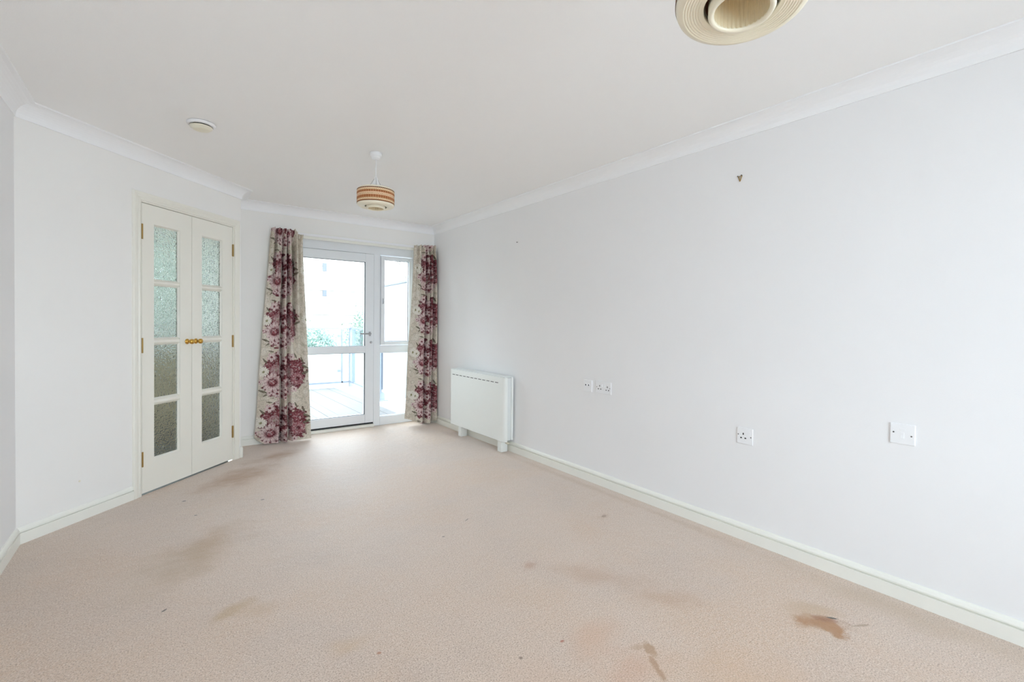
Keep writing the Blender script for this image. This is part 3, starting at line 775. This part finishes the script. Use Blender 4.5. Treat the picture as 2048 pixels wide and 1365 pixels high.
LFT = curtain('floral_curtain',
    [(2.09, 0.822), (1.684, 0.795), (1.205, 0.753), (0.729, 0.722), (0.35, 0.704), (0.16, 0.692), (0.0, 0.676)],
    [(2.10, 1.108), (1.709, 1.121), (1.21, 1.141), (0.706, 1.160), (0.301, 1.174), (0.0, 1.184)],
    lambda f: 2.098 - 0.004 * np.sin(f * 40) - 0.055 * smooth01((f - 0.62) / 0.38) + 0.018 * np.exp(-((f - 0.74) / 0.03) ** 2) + 0.022 * np.exp(-((f - 1.0) / 0.05) ** 2),
    lambda f: 0.014 + 0.062 * np.clip(1 - f / 0.17, 0, 1) ** 1.4 + 0.004 * np.clip(f - 0.6, 0, 1),
    [(0.36, 0.455, [(0, 0.03), (0.08, 0.085), (1, 0.10)], 0.032, 0.03), (0.50, 0.595, [(0, 0.03), (0.08, 0.08), (0.5, 0.04), (0.7, 0.03), (1, 0.08)], 0.030, 0.03),
     (0.66, 0.76, [(0, 0.03), (0.08, 0.10), (0.35, 0.07), (0.6, 0.0), (1, 0.0)], 0.042, 0.09), (0.17, 0.14, [(0, 0.02), (0.1, 0.04), (0.35, 0.0), (1, 0)], 0.03, 0.0),
     (0.84, 0.9, [(0, 0.02), (0.08, 0.03), (0.5, 0.012), (1, 0)], 0.03, 0.0)],
    lambda f, s: 5.000 + 0.055 * np.clip(1 - f / 0.2, 0, 1) ** 1.3 * np.clip((s - 0.6) / 0.4, 0, 1) - 0.02 * s + 0.04 * smooth01((f - 0.66) / 0.3) * (1 - s) ** 1.5 * smooth01(s / 0.06),
    -0.03, 0.43, 0.108, 'burgundy and cream floral curtain left of the balcony door', 7)
RGT = curtain('floral_curtain',
    [(2.09, 2.312), (1.683, 2.296), (1.224, 2.269), (0.88, 2.240), (0.309, 2.220), (0.0, 2.200)],
    [(2.09, 2.572), (1.703, 2.586), (1.2, 2.588), (0.0, 2.583)],
    lambda f: 2.088 + 0.010 * f - 0.004 * np.sin(f * 40),
    lambda f: 0.086 - 0.070 * smooth01(f / 0.55) + 0.035 * smooth01((f - 0.82) / 0.18),
    [(0.55, 0.60, [(0, 0.03), (0.08, 0.085), (1, 0.085)], 0.042, 0.03), (0.85, 0.85, [(0, 0.03), (0.08, 0.08), (1, 0.08)], 0.042, 0.03),
     (0.70, 0.73, [(0, 0.02), (0.08, 0.06), (0.7, 0.03), (1, 0)], 0.024, 0.02), (0.15, 0.2, [(0, 0.02), (0.1, 0.012), (0.4, 0.0), (1, 0)], 0.04, 0.0)],
    lambda f, s: 5.010 - 0.035 * f - 0.02 * s + 0.03 * np.clip(1 - f / 0.5, 0, 1) * s,
    -0.115, 0.42, 0.235, 'burgundy and cream floral curtain in the corner by the long wall', 6)

# ------------------------------------------------------------------ storage heater on the right wall
FH = FR_
hp = thing('storage_heater', (XR - 0.07, 3.93, 0), 'white storage heater on two feet against the long wall', 'heater')
u0, u1 = -4.440, -3.418; hz0, hz1 = 0.105, 0.705
# back plate (slightly wider, visible beside the body)
obj('back_plate', B(FH, (u0 + 0.005, u1 - 0.030 + 0.008, 0.0185, 0.040, hz0 + 0.012, hz1 - 0.008)), M['heater'], hp, bevel=0.005)
# front cover: rounded-end pressing
bm = bmesh.new(); prof = []
N = 8; r = 0.032; nf = 0.122; nb = 0.085
prof += [(u0, nb)]
prof += [(u0 + 0.012 - 0.012 * math.cos(a), nf - 0.012 + 0.012 * math.sin(a)) for a in [k * PI / 2 / 4 for k in range(5)]]
prof += [(u1 - 0.02 - r + r * math.sin(a), nf - r + r * math.cos(a)) for a in [k * PI / 2 / N for k in range(N + 1)]]
prof += [(u1 - 0.02, nb)]
lo_ = [bm.verts.new(FH.P(u, n, hz0)) for u, n in prof]; hi_ = [bm.verts.new(FH.P(u, n, hz1 - 0.008)) for u, n in prof]
k = len(prof)
for j in range(k): bm.faces.new((lo_[j], lo_[(j + 1) % k], hi_[(j + 1) % k], hi_[j]))
bm.faces.new(lo_); bm.faces.new(hi_[::-1])
fc = obj('front_cover', bm, M['heater'], hp, bevel=0.004, angle=50)
for q in range(12):
    a = u0 + 0.045 + q * 0.073
    obj('air_slot', B(FH, (a, a + 0.050, nf - 0.001, nf + 0.0012, 0.640, 0.6455)), M['dark'], fc)
obj('side_casing', B(FH, (u0 + 0.02, u1 - 0.034, 0.040, 0.086, hz0 + 0.01, hz1 - 0.012)), M['heater_side'], hp, bevel=0.003)
bm = B(FH, (u0 + 0.01, u1 - 0.026, 0.0185, 0.119, hz1 - 0.0085, hz1))
obj('top_cover', bm, M['heater_side'], hp, bevel=0.003)
for a in (-4.285, -3.560):
    bm = bmesh.new()
    box(bm, FH, a, a + 0.062, 0.040, 0.112, 0.001, hz0 + 0.008)
    obj('foot', bm, M['heater'], hp, bevel=0.004)
bm = bmesh.new(); lathe(bm, [(0, -0.012), (0.011, -0.012), (0.011, 0.014), (0.007, 0.018), (0.007, 0.03), (0, 0.03)], FH.P(u1 - 0.055, 0.062, 0.088), axis=FH.u, seg=16)
obj('cable_gland', bm, M['cream_pl'], hp, smooth=True)

# ------------------------------------------------------------------ sockets and switches on the right wall
FP = Fr((XR + 0.003, 0), (0, -1), (-1, 0))
def plate(nm, y, z, w, h, label, m='white', cat='socket', group=None):
    t = thing(nm, (XR, y, z - h / 2), label, cat, group)
    bm = B(FP, (-y - w / 2, -y + w / 2, 0.0033, 0.0095, z - h / 2, z + h / 2))
    obj('face_plate', bm, M[m], t, bevel=0.003, bseg=3)
    return t
def pin(t, y, z, w, h):
    obj('pin_hole', B(FP, (-y - w / 2, -y + w / 2, 0.0088, 0.0102, z - h / 2, z + h / 2)), M['dark'], t)
def screw(t, y, z):
    bm = bmesh.new(); lathe(bm, [(0, 0), (0.0035, 0), (0.003, 0.0012), (0, 0.0014)], FP.P(-y, 0.0094, z), axis=FP.n, seg=14)
    obj('screw', bm, M['screw'], t)
def rocker(t, y, z, w=0.010, h=0.019):
    bm = bmesh.new()
    P = [(z - h / 2, 0.0095), (z - h / 2, 0.0125), (z, 0.0108), (z + h / 2, 0.0104), (z + h / 2, 0.0095)]
    a = [bm.verts.new(FP.P(-y - w / 2, n, zz)) for zz, n in P]; b = [bm.verts.new(FP.P(-y + w / 2, n, zz)) for zz, n in P]
    for j in range(5): bm.faces.new((a[j], b[j], b[(j + 1) % 5], a[(j + 1) % 5]))
    bm.faces.new(a); bm.faces.new(b[::-1])
    obj('rocker_switch', bm, M['white'], t)
def pins13(t, y, z):
    pin(t, y, z + 0.013, 0.0060, 0.0110); pin(t, y + 0.012, z - 0.010, 0.0090, 0.0065); pin(t, y - 0.012, z - 0.010, 0.0090, 0.0065)
# aerial point
t = plate('aerial_socket', 2.515, 0.724, 0.086, 0.090, 'square aerial outlet with two dark round holes, nearest the heater')
for dy in (0.017, -0.013):
    bm = bmesh.new(); lathe(bm, [(0.0095, 0), (0.0105, 0.002), (0.0075, 0.0045), (0.0065, 0.0045), (0.006, 0.001), (0, 0.001)], FP.P(-2.515 - dy, 0.009, 0.730), axis=FP.n, seg=18)
    o = obj('aerial_jack', bm, M['white'], t, smooth=False)
    bm = bmesh.new(); lathe(bm, [(0, 0), (0.0062, 0), (0.0062, 0.0025), (0, 0.0025)], FP.P(-2.515 - dy, 0.0095, 0.730), axis=FP.n, seg=16)
    obj('jack_hole', bm, M['dark'], o)
t = plate('double_socket', 2.356, 0.727, 0.150, 0.090, 'white double wall socket beside the aerial outlet')
pins13(t, 2.356 + 0.036, 0.724); pins13(t, 2.356 - 0.040, 0.722)
rocker(t, 2.356 + 0.013, 0.742); rocker(t, 2.356 - 0.013, 0.742)
screw(t, 2.356 + 0.063, 0.727); screw(t, 2.356 - 0.063, 0.727)
t = plate('single_socket', 1.307, 0.579, 0.088, 0.090, 'white single wall socket with one rocker switch, low on the wall')
pins13(t, 1.307 + 0.008, 0.578)
rocker(t, 1.307 - 0.026, 0.596); screw(t, 1.307 + 0.036, 0.585); screw(t, 1.307 - 0.034, 0.577)
t = plate('switched_spur', 0.616, 0.727, 0.088, 0.090, 'white fused switch plate with a central rocker, nearest the right edge', cat='switch')
bm = B(FP, (-0.616 - 0.010, -0.616 + 0.010, 0.0095, 0.0104, 0.742, 0.752)); obj('fuse_cover', bm, M['white'], t, bevel=0.0006)
rocker(t, 0.616, 0.722, 0.012, 0.024); screw(t, 0.616 + 0.031, 0.732); screw(t, 0.616 - 0.031, 0.722)

# picture hook and nails
hk = thing('picture_hook', (XR, 1.359, 2.002), 'small brass v-shaped picture hook high on the long wall', 'hook')
bm = bmesh.new()
tube(bm, [FH.P(-1.359 - 0.0105, 0.004, 2.034), FH.P(-1.359, 0.005, 2.006)], 0.0025); tube(bm, [FH.P(-1.359 + 0.0105, 0.004, 2.036), FH.P(-1.359, 0.005, 2.006)], 0.0025)
tube(bm, [FH.P(-1.359 - 0.0105, 0.004, 2.034), FH.P(-1.359 + 0.0105, 0.004, 2.036)], 0.0016)
obj('hook_plate', bm, M['dullbrass'], hk)
for dy, dz in ((0.0105, 0.035), (-0.0105, 0.037)):
    bm = bmesh.new(); lathe(bm, [(0, 0), (0.0016, 0), (0.0016, 0.009), (0.0038, 0.0095), (0.0038, 0.011), (0, 0.0115)], FH.P(-1.359 - dy, 0, 2.0 + dz), axis=FH.n, seg=10)
    obj('pin', bm, M['screw'], hk)
bm = bmesh.new(); lathe(bm, [(0, -0.004), (0.0022, -0.004), (0.0022, 0.012), (0.0052, 0.0125), (0.0052, 0.015), (0, 0.0155)], (XR, 3.421, 1.941), axis=(-1, 0, -0.25), seg=10)
tag(obj('wall_nail', bm, M['screw']), 'tiny grey nail in the long wall above the heater', 'nail')
bm = bmesh.new(); lathe(bm, [(0, -0.002), (0.006, -0.002), (0.0055, 0.0015), (0.003, 0.002), (0, 0.001)], FA.P(0.317, 0, 0.233), axis=FA.n, seg=12)
tag(obj('wall_plug', bm, M['cream_pl']), 'tiny beige wall plug low on the angled wall', 'wall plug')

# ------------------------------------------------------------------ smoke alarm on the ceiling
sa = thing('smoke_alarm', (0.168, 3.250, H - 0.05), 'round white smoke alarm with a cream centre on the ceiling', 'smoke alarm')
c = (0.168, 3.250, H)
bm = lathe(bmesh.new(), [(0, -0.0005), (0.071, -0.0005), (0.072, -0.005), (0.069, -0.013), (0.062, -0.016), (0.056, -0.016), (0.051, -0.011), (0, -0.011)], c, seg=56)
obj('base_ring', bm, M['white'], sa, smooth=True)
bm = lathe(bmesh.new(), [(0.045, -0.011), (0.045, -0.020), (0, -0.020)], c, seg=48); obj('vent_gap', bm, M['dark'], sa)
bm = lathe(bmesh.new(), [(0, -0.020), (0.056, -0.020), (0.057, -0.023), (0.054, -0.028), (0.047, -0.030), (0.046, -0.032), (0.042, -0.037), (0.030, -0.040), (0, -0.040)], c, seg=56)
obj('detector_cap', bm, M['cream_pl'], sa, smooth=True)

# ------------------------------------------------------------------ pendant lights
def drum_band(root, c, R, z0_, z1_):
    """woven band around the drum, ribs and dotted rows raised from the surface and coloured row by row"""
    NA, NZ = 576, 44
    a = np.linspace(0, 2 * PI, NA, endpoint=False)[None, :] * np.ones((NZ, 1)); s = np.linspace(0, 1, NZ)[:, None] * np.ones((1, NA))   # s: 0 top, 1 bottom
    cream = C3(236, 214, 170); pinkc = C3(232, 196, 160); brown = C3(150, 86, 44); dark = C3(104, 62, 34)
    col = np.ones((NZ, NA, 3)) * cream; rad = np.full((NZ, NA), R)
    def band(lo, hi): return (s >= lo) & (s < hi)
    k = band(0, 0.05) | band(0.93, 1.01); col[k] = dark; rad[k] += 0.0012
    k = band(0.93, 0.965); col[k] = brown
    for lo, hi in ((0.06, 0.17), (0.42, 0.53), (0.80, 0.91)):
        k = band(lo, hi); dots = (np.sin(a * 60) * np.sin((s - lo) / (hi - lo) * PI * 2) > 0.28)
        col[k] = C3(238, 214, 176); col[k & dots] = C3(150, 92, 60); rad[k] += 0.0008
    k = band(0.36, 0.42) | band(0.53, 0.58); col[k] = pinkc
    for lo, hi in ((0.19, 0.36), (0.58, 0.78)):
        k = band(lo, hi); rib = 0.5 + 0.5 * np.sin(a * 48); w = (rib ** 1.0)[..., None]
        cc = brown * (1 - w * 0.65) + C3(206, 148, 104) * w * 0.65; fade = (0.5 + 0.5 * np.sin(a * 6 + 0.8))[..., None]; cc = cc * (1 - 0.25 * fade) + C3(190, 128, 88) * 0.25 * fade
        col[k] = cc[k]; rad[k] += (0.0014 * rib)[k]
    z = z1_ + (z0_ - z1_) * s
    V = np.stack([rad * np.cos(a), rad * np.sin(a), z - c[2]], -1).reshape(-1, 3)
    i = np.arange(NZ * NA).reshape(NZ, NA); j = np.roll(i, -1, axis=1)
    F = np.stack([i[:-1], i[1:], j[1:], j[:-1]], -1).reshape(-1, 4)
    me = bpy.data.meshes.new('woven_band')
    me.vertices.add(len(V)); me.vertices.foreach_set('co', V.ravel())
    me.loops.add(F.size); me.loops.foreach_set('vertex_index', F.ravel())
    me.polygons.add(len(F)); me.polygons.foreach_set('loop_start', np.arange(0, F.size, 4)); me.polygons.foreach_set('loop_total', np.full(len(F), 4))
    me.polygons.foreach_set('use_smooth', np.ones(len(F), bool)); me.update(calc_edges=True)
    at = me.color_attributes.new('print', 'FLOAT_COLOR', 'POINT'); at.data.foreach_set('color', np.concatenate([col.reshape(-1, 3), np.ones((NZ * NA, 1))], 1).ravel())
    me.materials.append(M['weave'])
    o = bpy.data.objects.new('woven_band', me); COL.objects.link(o); o.parent = root
    o.location = (c[0] - root.location.x, c[1] - root.location.y, c[2] - root.location.z)

def pendant(cx, cy, zr, tilt, label, RR=0.1205):
    """zr: height of the lower rim of the drum; everything of the shade tilts about the lamp holder"""
    t = thing('pendant_light', (cx, cy, zr - 0.02), label, 'ceiling light', 'drum pendant lights on the ceiling')
    hz = zr + 0.165                       # holder height
    sx, sy = tilt                         # where the flex leaves the vertical axis of the shade
    # ceiling rose
    rc = (cx - sx, cy - sy, H)
    bm = lathe(bmesh.new(), [(0, -0.0005), (0.038, -0.0005), (0.039, -0.020), (0.037, -0.026), (0.030, -0.027), (0.030, -0.036), (0.024, -0.042), (0.006, -0.043), (0, -0.043)], rc, seg=36)
    obj('ceiling_rose', bm, M['white'], t, smooth=True)
    top = Vector((cx, cy, hz))
    n_ax = (Vector((rc[0], rc[1], 2.30)) - top).normalized()
    bm = tube(bmesh.new(), [Vector((rc[0], rc[1], H - 0.04)), top + n_ax * 0.015], 0.0028); obj('flex', bm, M['flex'], t, smooth=True)
    parts = []
    def R(bm): return bm
    bm = lathe(bmesh.new(), [(0, 0.022), (0.006, 0.022), (0.009, 0.014), (0.022, -0.028), (0.025, -0.042), (0.021, -0.05), (0.021, -0.09), (0, -0.09)], top, seg=28)
    parts.append(obj('lamp_holder', bm, M['white'], t, smooth=True))
    c = (cx, cy, zr)
    # outer drum wall (inside face) and lower dish with concentric ridges
    bm = lathe(bmesh.new(), [(RR - 0.0015, 0.093), (RR - 0.0015, 0.002), (RR - 0.005, 0.002), (RR - 0.005, 0.093)], c, seg=96, closed=True)
    parts.append(obj('drum', bm, M['lampcream'], t, smooth=True))
    before = set(o.name for o in t.children)
    drum_band(t, c, RR, zr + 0.002, zr + 0.092)
    parts += [o for o in t.children if o.name not in before]
    pr = [(RR + 0.0003, 0.003), (RR - 0.0005, -0.003), (RR - 0.003, -0.009), (RR - 0.010, -0.0125)]
    rr_ = RR - 0.012
    for q in range(7):
        pr += [(rr_, -0.0124), (rr_ - 0.0018, -0.0142), (rr_ - 0.0040, -0.0140), (rr_ - 0.0054, -0.0122)]; rr_ -= 0.0053
    pr += [(0.0715, -0.0125), (0.0708, -0.010), (0.0708, -0.004)]
    pr += [(0.0722, -0.004), (0.0745, -0.009), (RR - 0.012, -0.008), (RR - 0.004, 0.001), (RR - 0.003, 0.004)]
    bm = lathe(bmesh.new(), pr, c, seg=96, closed=True)
    parts.append(obj('ridged_dish', bm, M['lampcream'], t, smooth=True))
    # top cover annulus
    bm = lathe(bmesh.new(), [(RR - 0.001, 0.091), (RR - 0.003, 0.099), (RR - 0.014, 0.106), (0.060, 0.110), (0.058, 0.108), (RR - 0.016, 0.103), (RR - 0.006, 0.097), (RR - 0.006, 0.091)], c, seg=96, closed=True)
    parts.append(obj('top_dish', bm, M['lampcream'], t, smooth=True))
    # inner sleeve ending in the protruding lower ring
    bm = lathe(bmesh.new(), [(0.0620, -0.012), (0.0620, -0.024), (0.0600, -0.0275), (0.0560, -0.0280), (0.0520, -0.027), (0.0505, -0.024), (0.0515, -0.021), (0.0560, -0.006), (0.0625, -0.004)], c, seg=72, closed=True)
    parts.append(obj('lower_ring', bm, M['lampcream'], t, smooth=True))
    bm = bmesh.new(); sg = 144; rows = []
    for h in (-0.0235, 0.045):
        rows.append([bm.verts.new((cx + (0.0503 + 0.0014 * (k % 4 in (0, 1))) * math.cos(2 * PI * k / sg), cy + (0.0503 + 0.0014 * (k % 4 in (0, 1))) * math.sin(2 * PI * k / sg), zr + h)) for k in range(sg)])
    for k in range(sg): bm.faces.new((rows[0][k], rows[1][k], rows[1][(k + 1) % sg], rows[0][(k + 1) % sg]))
    bm.faces.new(rows[1])
    parts.append(obj('inner_sleeve', bm, M['lampin'], t))
    bm = lathe(bmesh.new(), [(0.068, -0.002), (0.068, 0.092)], c, seg=72)
    parts.append(obj('brown_inner_wall', bm, M['lampbrown'], t, smooth=True))
    # three suspension wires
    bm = bmesh.new()
    for k in range(3):
        a = k * 2 * PI / 3 + 0.25
        tube(bm, [Vector((cx + 0.006 * math.cos(a), cy + 0.006 * math.sin(a), hz + 0.018)), Vector((cx + 0.060 * math.cos(a), cy + 0.060 * math.sin(a), zr + 0.109))], 0.0014, 6)
    parts.append(obj('suspension_wires', bm, M['wire'], t))
    if sx or sy:
        bpy.context.view_layer.update()
        ax = Vector((0, 0, 1)); q = ax.rotation_difference(n_ax)
        for o in parts:
            piv = top - worldloc(t)
            Mx = Matrix.Translation(piv) @ q.to_matrix().to_4x4() @ Matrix.Translation(-piv)
            o.matrix_local = Mx @ o.matrix_local
    return t
pendant(1.137, 3.081, 1.982, (0, 0), 'far drum pendant light hanging before the balcony door')
pendant(0.9297 + 0.0175, 0.4894 + 0.006, 1.850, (-0.030, -0.010), 'near drum pendant light cut off by the top of the view', 0.1255)

# ------------------------------------------------------------------ balcony
bk = thing('balcony_deck', (1.7, 7.2, -0.08), 'pale boarded balcony floor outside the glazed door', 'deck')
bd = None
rnd = random.Random(3)
x = 0.56
kk = 0
while x < 2.50:
    bm = B(W0, (x, x + 0.1365, YB + T + 0.005, 8.86, -0.062 + rnd.uniform(-0.0015, 0.0015), -0.030 + rnd.uniform(-0.0015, 0.0015)))
    obj('board', bm, M['deck'], bk); x += 0.140; kk += 1
obj('edge_board', B(W0, (0.56, 2.51, 8.862, 8.868, -0.062, -0.028)), M['deck'], bk)
structure('balcony_slab', B(W0, (0.54, 3.0, YB + T + 0.002, 9.0, -0.25, -0.066), (2.516, 3.0, YB + T + 0.002, 8.87, -0.066, -0.031), (0.54, 3.0, 8.87, 9.0, -0.066, -0.031)), M['stone'], 'pale slab under the balcony boards', 'slab')

YC, XC = 8.90, 2.82
def post(bm, x, y, w, z0_, z1_, d=None):
    d = d or w; box(bm, W0, x - w / 2, x + w / 2, y - d / 2, y + d / 2, z0_, z1_)
bs = thing('glass_balustrade', (1.7, YC, -0.03), 'glass balustrade with grey posts across the balcony front', 'balustrade')
obj('corner_post', B(W0, (XC - 0.03, XC + 0.03, YC - 0.03, YC + 0.03, -0.03, 1.07)), M['rail'], bs)
for px in (2.655, 0.75, 1.70):
    obj('post', B(W0, (px - 0.012, px + 0.012, YC - 0.02, YC + 0.02, 0.05, 1.05)), M['rail'], bs)
obj('top_rail', B(W0, (0.56, XC + 0.03, YC - 0.025, YC + 0.025, 1.055, 1.085)), M['rail'], bs, bevel=0.004)
obj('bottom_rail', B(W0, (0.56, XC - 0.03, YC - 0.02, YC + 0.02, 0.045, 0.078)), M['rail'], bs)
for a, c_ in ((0.60, 1.68), (1.72, 2.63), (2.68, XC - 0.035)):
    p = obj('pane', B(W0, (a, c_, YC - 0.005, YC + 0.005, 0.085, 1.05)), M['bglass'], bs)
    if c_ - a > 0.4:
        for zc in (0.25, 0.90):
            for e in (a, c_ - 0.05):
                obj('clamp', B(W0, (e, e + 0.05, YC - 0.016, YC + 0.016, zc, zc + 0.05)), M['rail'], p)
bs2 = thing('glass_balustrade', (2.78, 8.0, -0.03), 'glass balustrade returning along the balcony side towards the white screen', 'balustrade')
def xs(y): return 2.72 + (y - 7.03) * 0.0535
FS = Fr((xs(0), 0), (xs(1) - xs(0), 1), (-1, xs(1) - xs(0)))
obj('top_rail', B(FS, (7.10, 8.87, -0.02, 0.02, 1.055, 1.085)), M['rail'], bs2)
obj('bottom_rail', B(FS, (7.10, 8.87, -0.015, 0.015, 0.045, 0.075)), M['rail'], bs2)
obj('pane', B(FS, (7.12, 8.85, -0.005, 0.005, 0.08, 1.05)), M['bglass'], bs2)
obj('post', B(FS, (8.70, 8.73, -0.02, 0.02, 0.05, 1.05)), M['rail'], bs2)
ps = thing('privacy_screen', (2.70, 6.2, -0.03), 'tall white frosted privacy screen on the right of the balcony', 'screen')
obj('post', B(FS, (7.02, 7.08, -0.03, 0.03, -0.03, 1.76)), M['rail'], ps)
obj('base_plate', B(FS, (6.98, 7.12, -0.07, 0.07, -0.03, -0.015)), M['rail'], ps)
obj('frosted_panel', B(FS, (5.42, 7.015, -0.006, 0.006, 0.145, 1.74)), M['frost'], ps)
obj('top_rail', B(FS, (5.42, 7.08, -0.02, 0.02, 1.742, 1.772)), M['rail'], ps)
obj('bottom_rail', B(FS, (5.42, 7.02, -0.02, 0.02, 0.11, 0.143)), M['upvc'], ps)

# ------------------------------------------------------------------ the wall and planting across from the balcony
structure('ground', B(W0, (-40, 60, -40, 60, -3.2, -3.0)), M['ground'], 'pale paving far below the balcony', 'ground')
bw = thing('facing_building', (6, 16, -3.0), 'pale stone coursed wall of the building facing the balcony', 'building')
obj('backing_wall', B(W0, (-4, 18, 16.02, 17.5, -3.0, 3.85)), M['mortar'], bw)
rnd = random.Random(8); z = -3.0
while z < 3.85 - 0.05:
    hgt = 0.40; zt_ = min(z + hgt, 3.85)
    obj('stone_course', B(W0, (-4, 18, 16.0 - rnd.uniform(0, 0.012), 16.02, z + 0.008, zt_ - 0.008)), M['stone'], bw)
    z = zt_
for vz, vh in ((2.02, 0.20), (2.84, 0.26)):
    v = obj('vent', B(W0, (4.14, 4.26, 15.96, 16.0, vz, vz + vh)), M['vent'], bw)

def shrub(nm, c, rad, n, label, seed, leafsize=0.06, lm='leaf'):
    t = thing(nm, (c[0], c[1], -3.0), label, 'tree' if lm == 'gleaf' else 'shrub')
    r = random.Random(seed); bm = bmesh.new()
    for _ in range(n):
        while True:
            p = Vector((r.uniform(-1, 1), r.uniform(-1, 1), r.uniform(-1, 1)))
            if p.length <= 1: break
        p = p * (0.55 + 0.45 * p.length) if r.random() < 0.5 else p.normalized() * r.uniform(0.75, 1.05)
        k = 1 + 0.18 * math.sin(5 * p.x + 3 * p.z) + 0.12 * math.sin(9 * p.y)
        p = Vector((p.x * rad[0] * k, p.y * rad[1] * k, p.z * rad[2] * k)) + Vector(c)
        d = Vector((r.uniform(-1, 1), r.uniform(-1, 1), r.uniform(-1, 1))).normalized(); e = d.orthogonal().normalized(); L_ = leafsize * r.uniform(0.6, 1.3)
        vs = [bm.verts.new(p), bm.verts.new(p + d * L_ * 0.5 + e * L_ * 0.28), bm.verts.new(p + d * L_), bm.verts.new(p + d * L_ * 0.5 - e * L_ * 0.28)]
        bm.faces.new(vs)
    f = obj('foliage', bm, M[lm], t); f['kind'] = 'stuff'
    bm = bmesh.new()
    for k in range(5):
        a = k * 1.256 + seed
        tube(bm, [Vector((c[0] + 0.1 * math.cos(a), c[1] + 0.1 * math.sin(a), -3.0)), Vector((c[0] + rad[0] * 0.4 * math.cos(a), c[1] + rad[1] * 0.4 * math.sin(a), c[2]))], 0.025, 6)
    obj('stem', bm, M['twig'], t)
shrub('bushy_shrub', (4.60, 13.0, 0.95), (0.62, 0.5, 0.72), 3600, 'rounded pale green shrub rising behind the balustrade corner', 1)
shrub('bushy_shrub', (3.22, 13.0, 0.45), (0.60, 0.5, 0.60), 3200, 'low pale green shrub behind the middle of the balustrade', 2)
shrub('bushy_shrub', (1.85, 13.0, 0.35), (0.60, 0.5, 0.60), 2200, 'low pale green shrub behind the left of the balustrade', 5)
structure('garden_wall', B(W0, (-4, 14, 11.9, 12.1, -3.0, 0.42)), M['stone'], 'pale low garden wall below the shrubs across from the balcony', 'wall')
shrub('leafy_tree', (-0.15, 10.3, 1.6), (1.5, 0.9, 2.4), 17000, 'leafy green tree outside the kitchen window behind the glazed doors', 7, 0.16, 'gleaf')
# bare tree to the right
tr = thing('bare_tree', (7.1, 14.6, -3.0), 'bare pale tree seen above the privacy screen', 'tree')
bm = bmesh.new(); r = random.Random(12)
def branch(p, d, L_, rad, depth):
    q = p + d * L_; tube(bm, [p, (p + q) / 2 + Vector((r.uniform(-.04, .04), 0, r.uniform(-.04, .04))), q], rad, 5)
    if depth:
        for _ in range(3):
            nd = (d + Vector((r.uniform(-.8, .8), r.uniform(-.6, .6), r.uniform(-.2, .5)))).normalized(); branch(q, nd, L_ * 0.72, rad * 0.62, depth - 1)
branch(Vector((7.1, 14.6, -3.0)), Vector((0, 0, 1)), 3.6, 0.09, 0)
branch(Vector((7.1, 14.6, 0.6)), Vector((0.1, 0, 1)).normalized(), 1.0, 0.055, 5)
obj('branches', bm, M['twig'], tr)
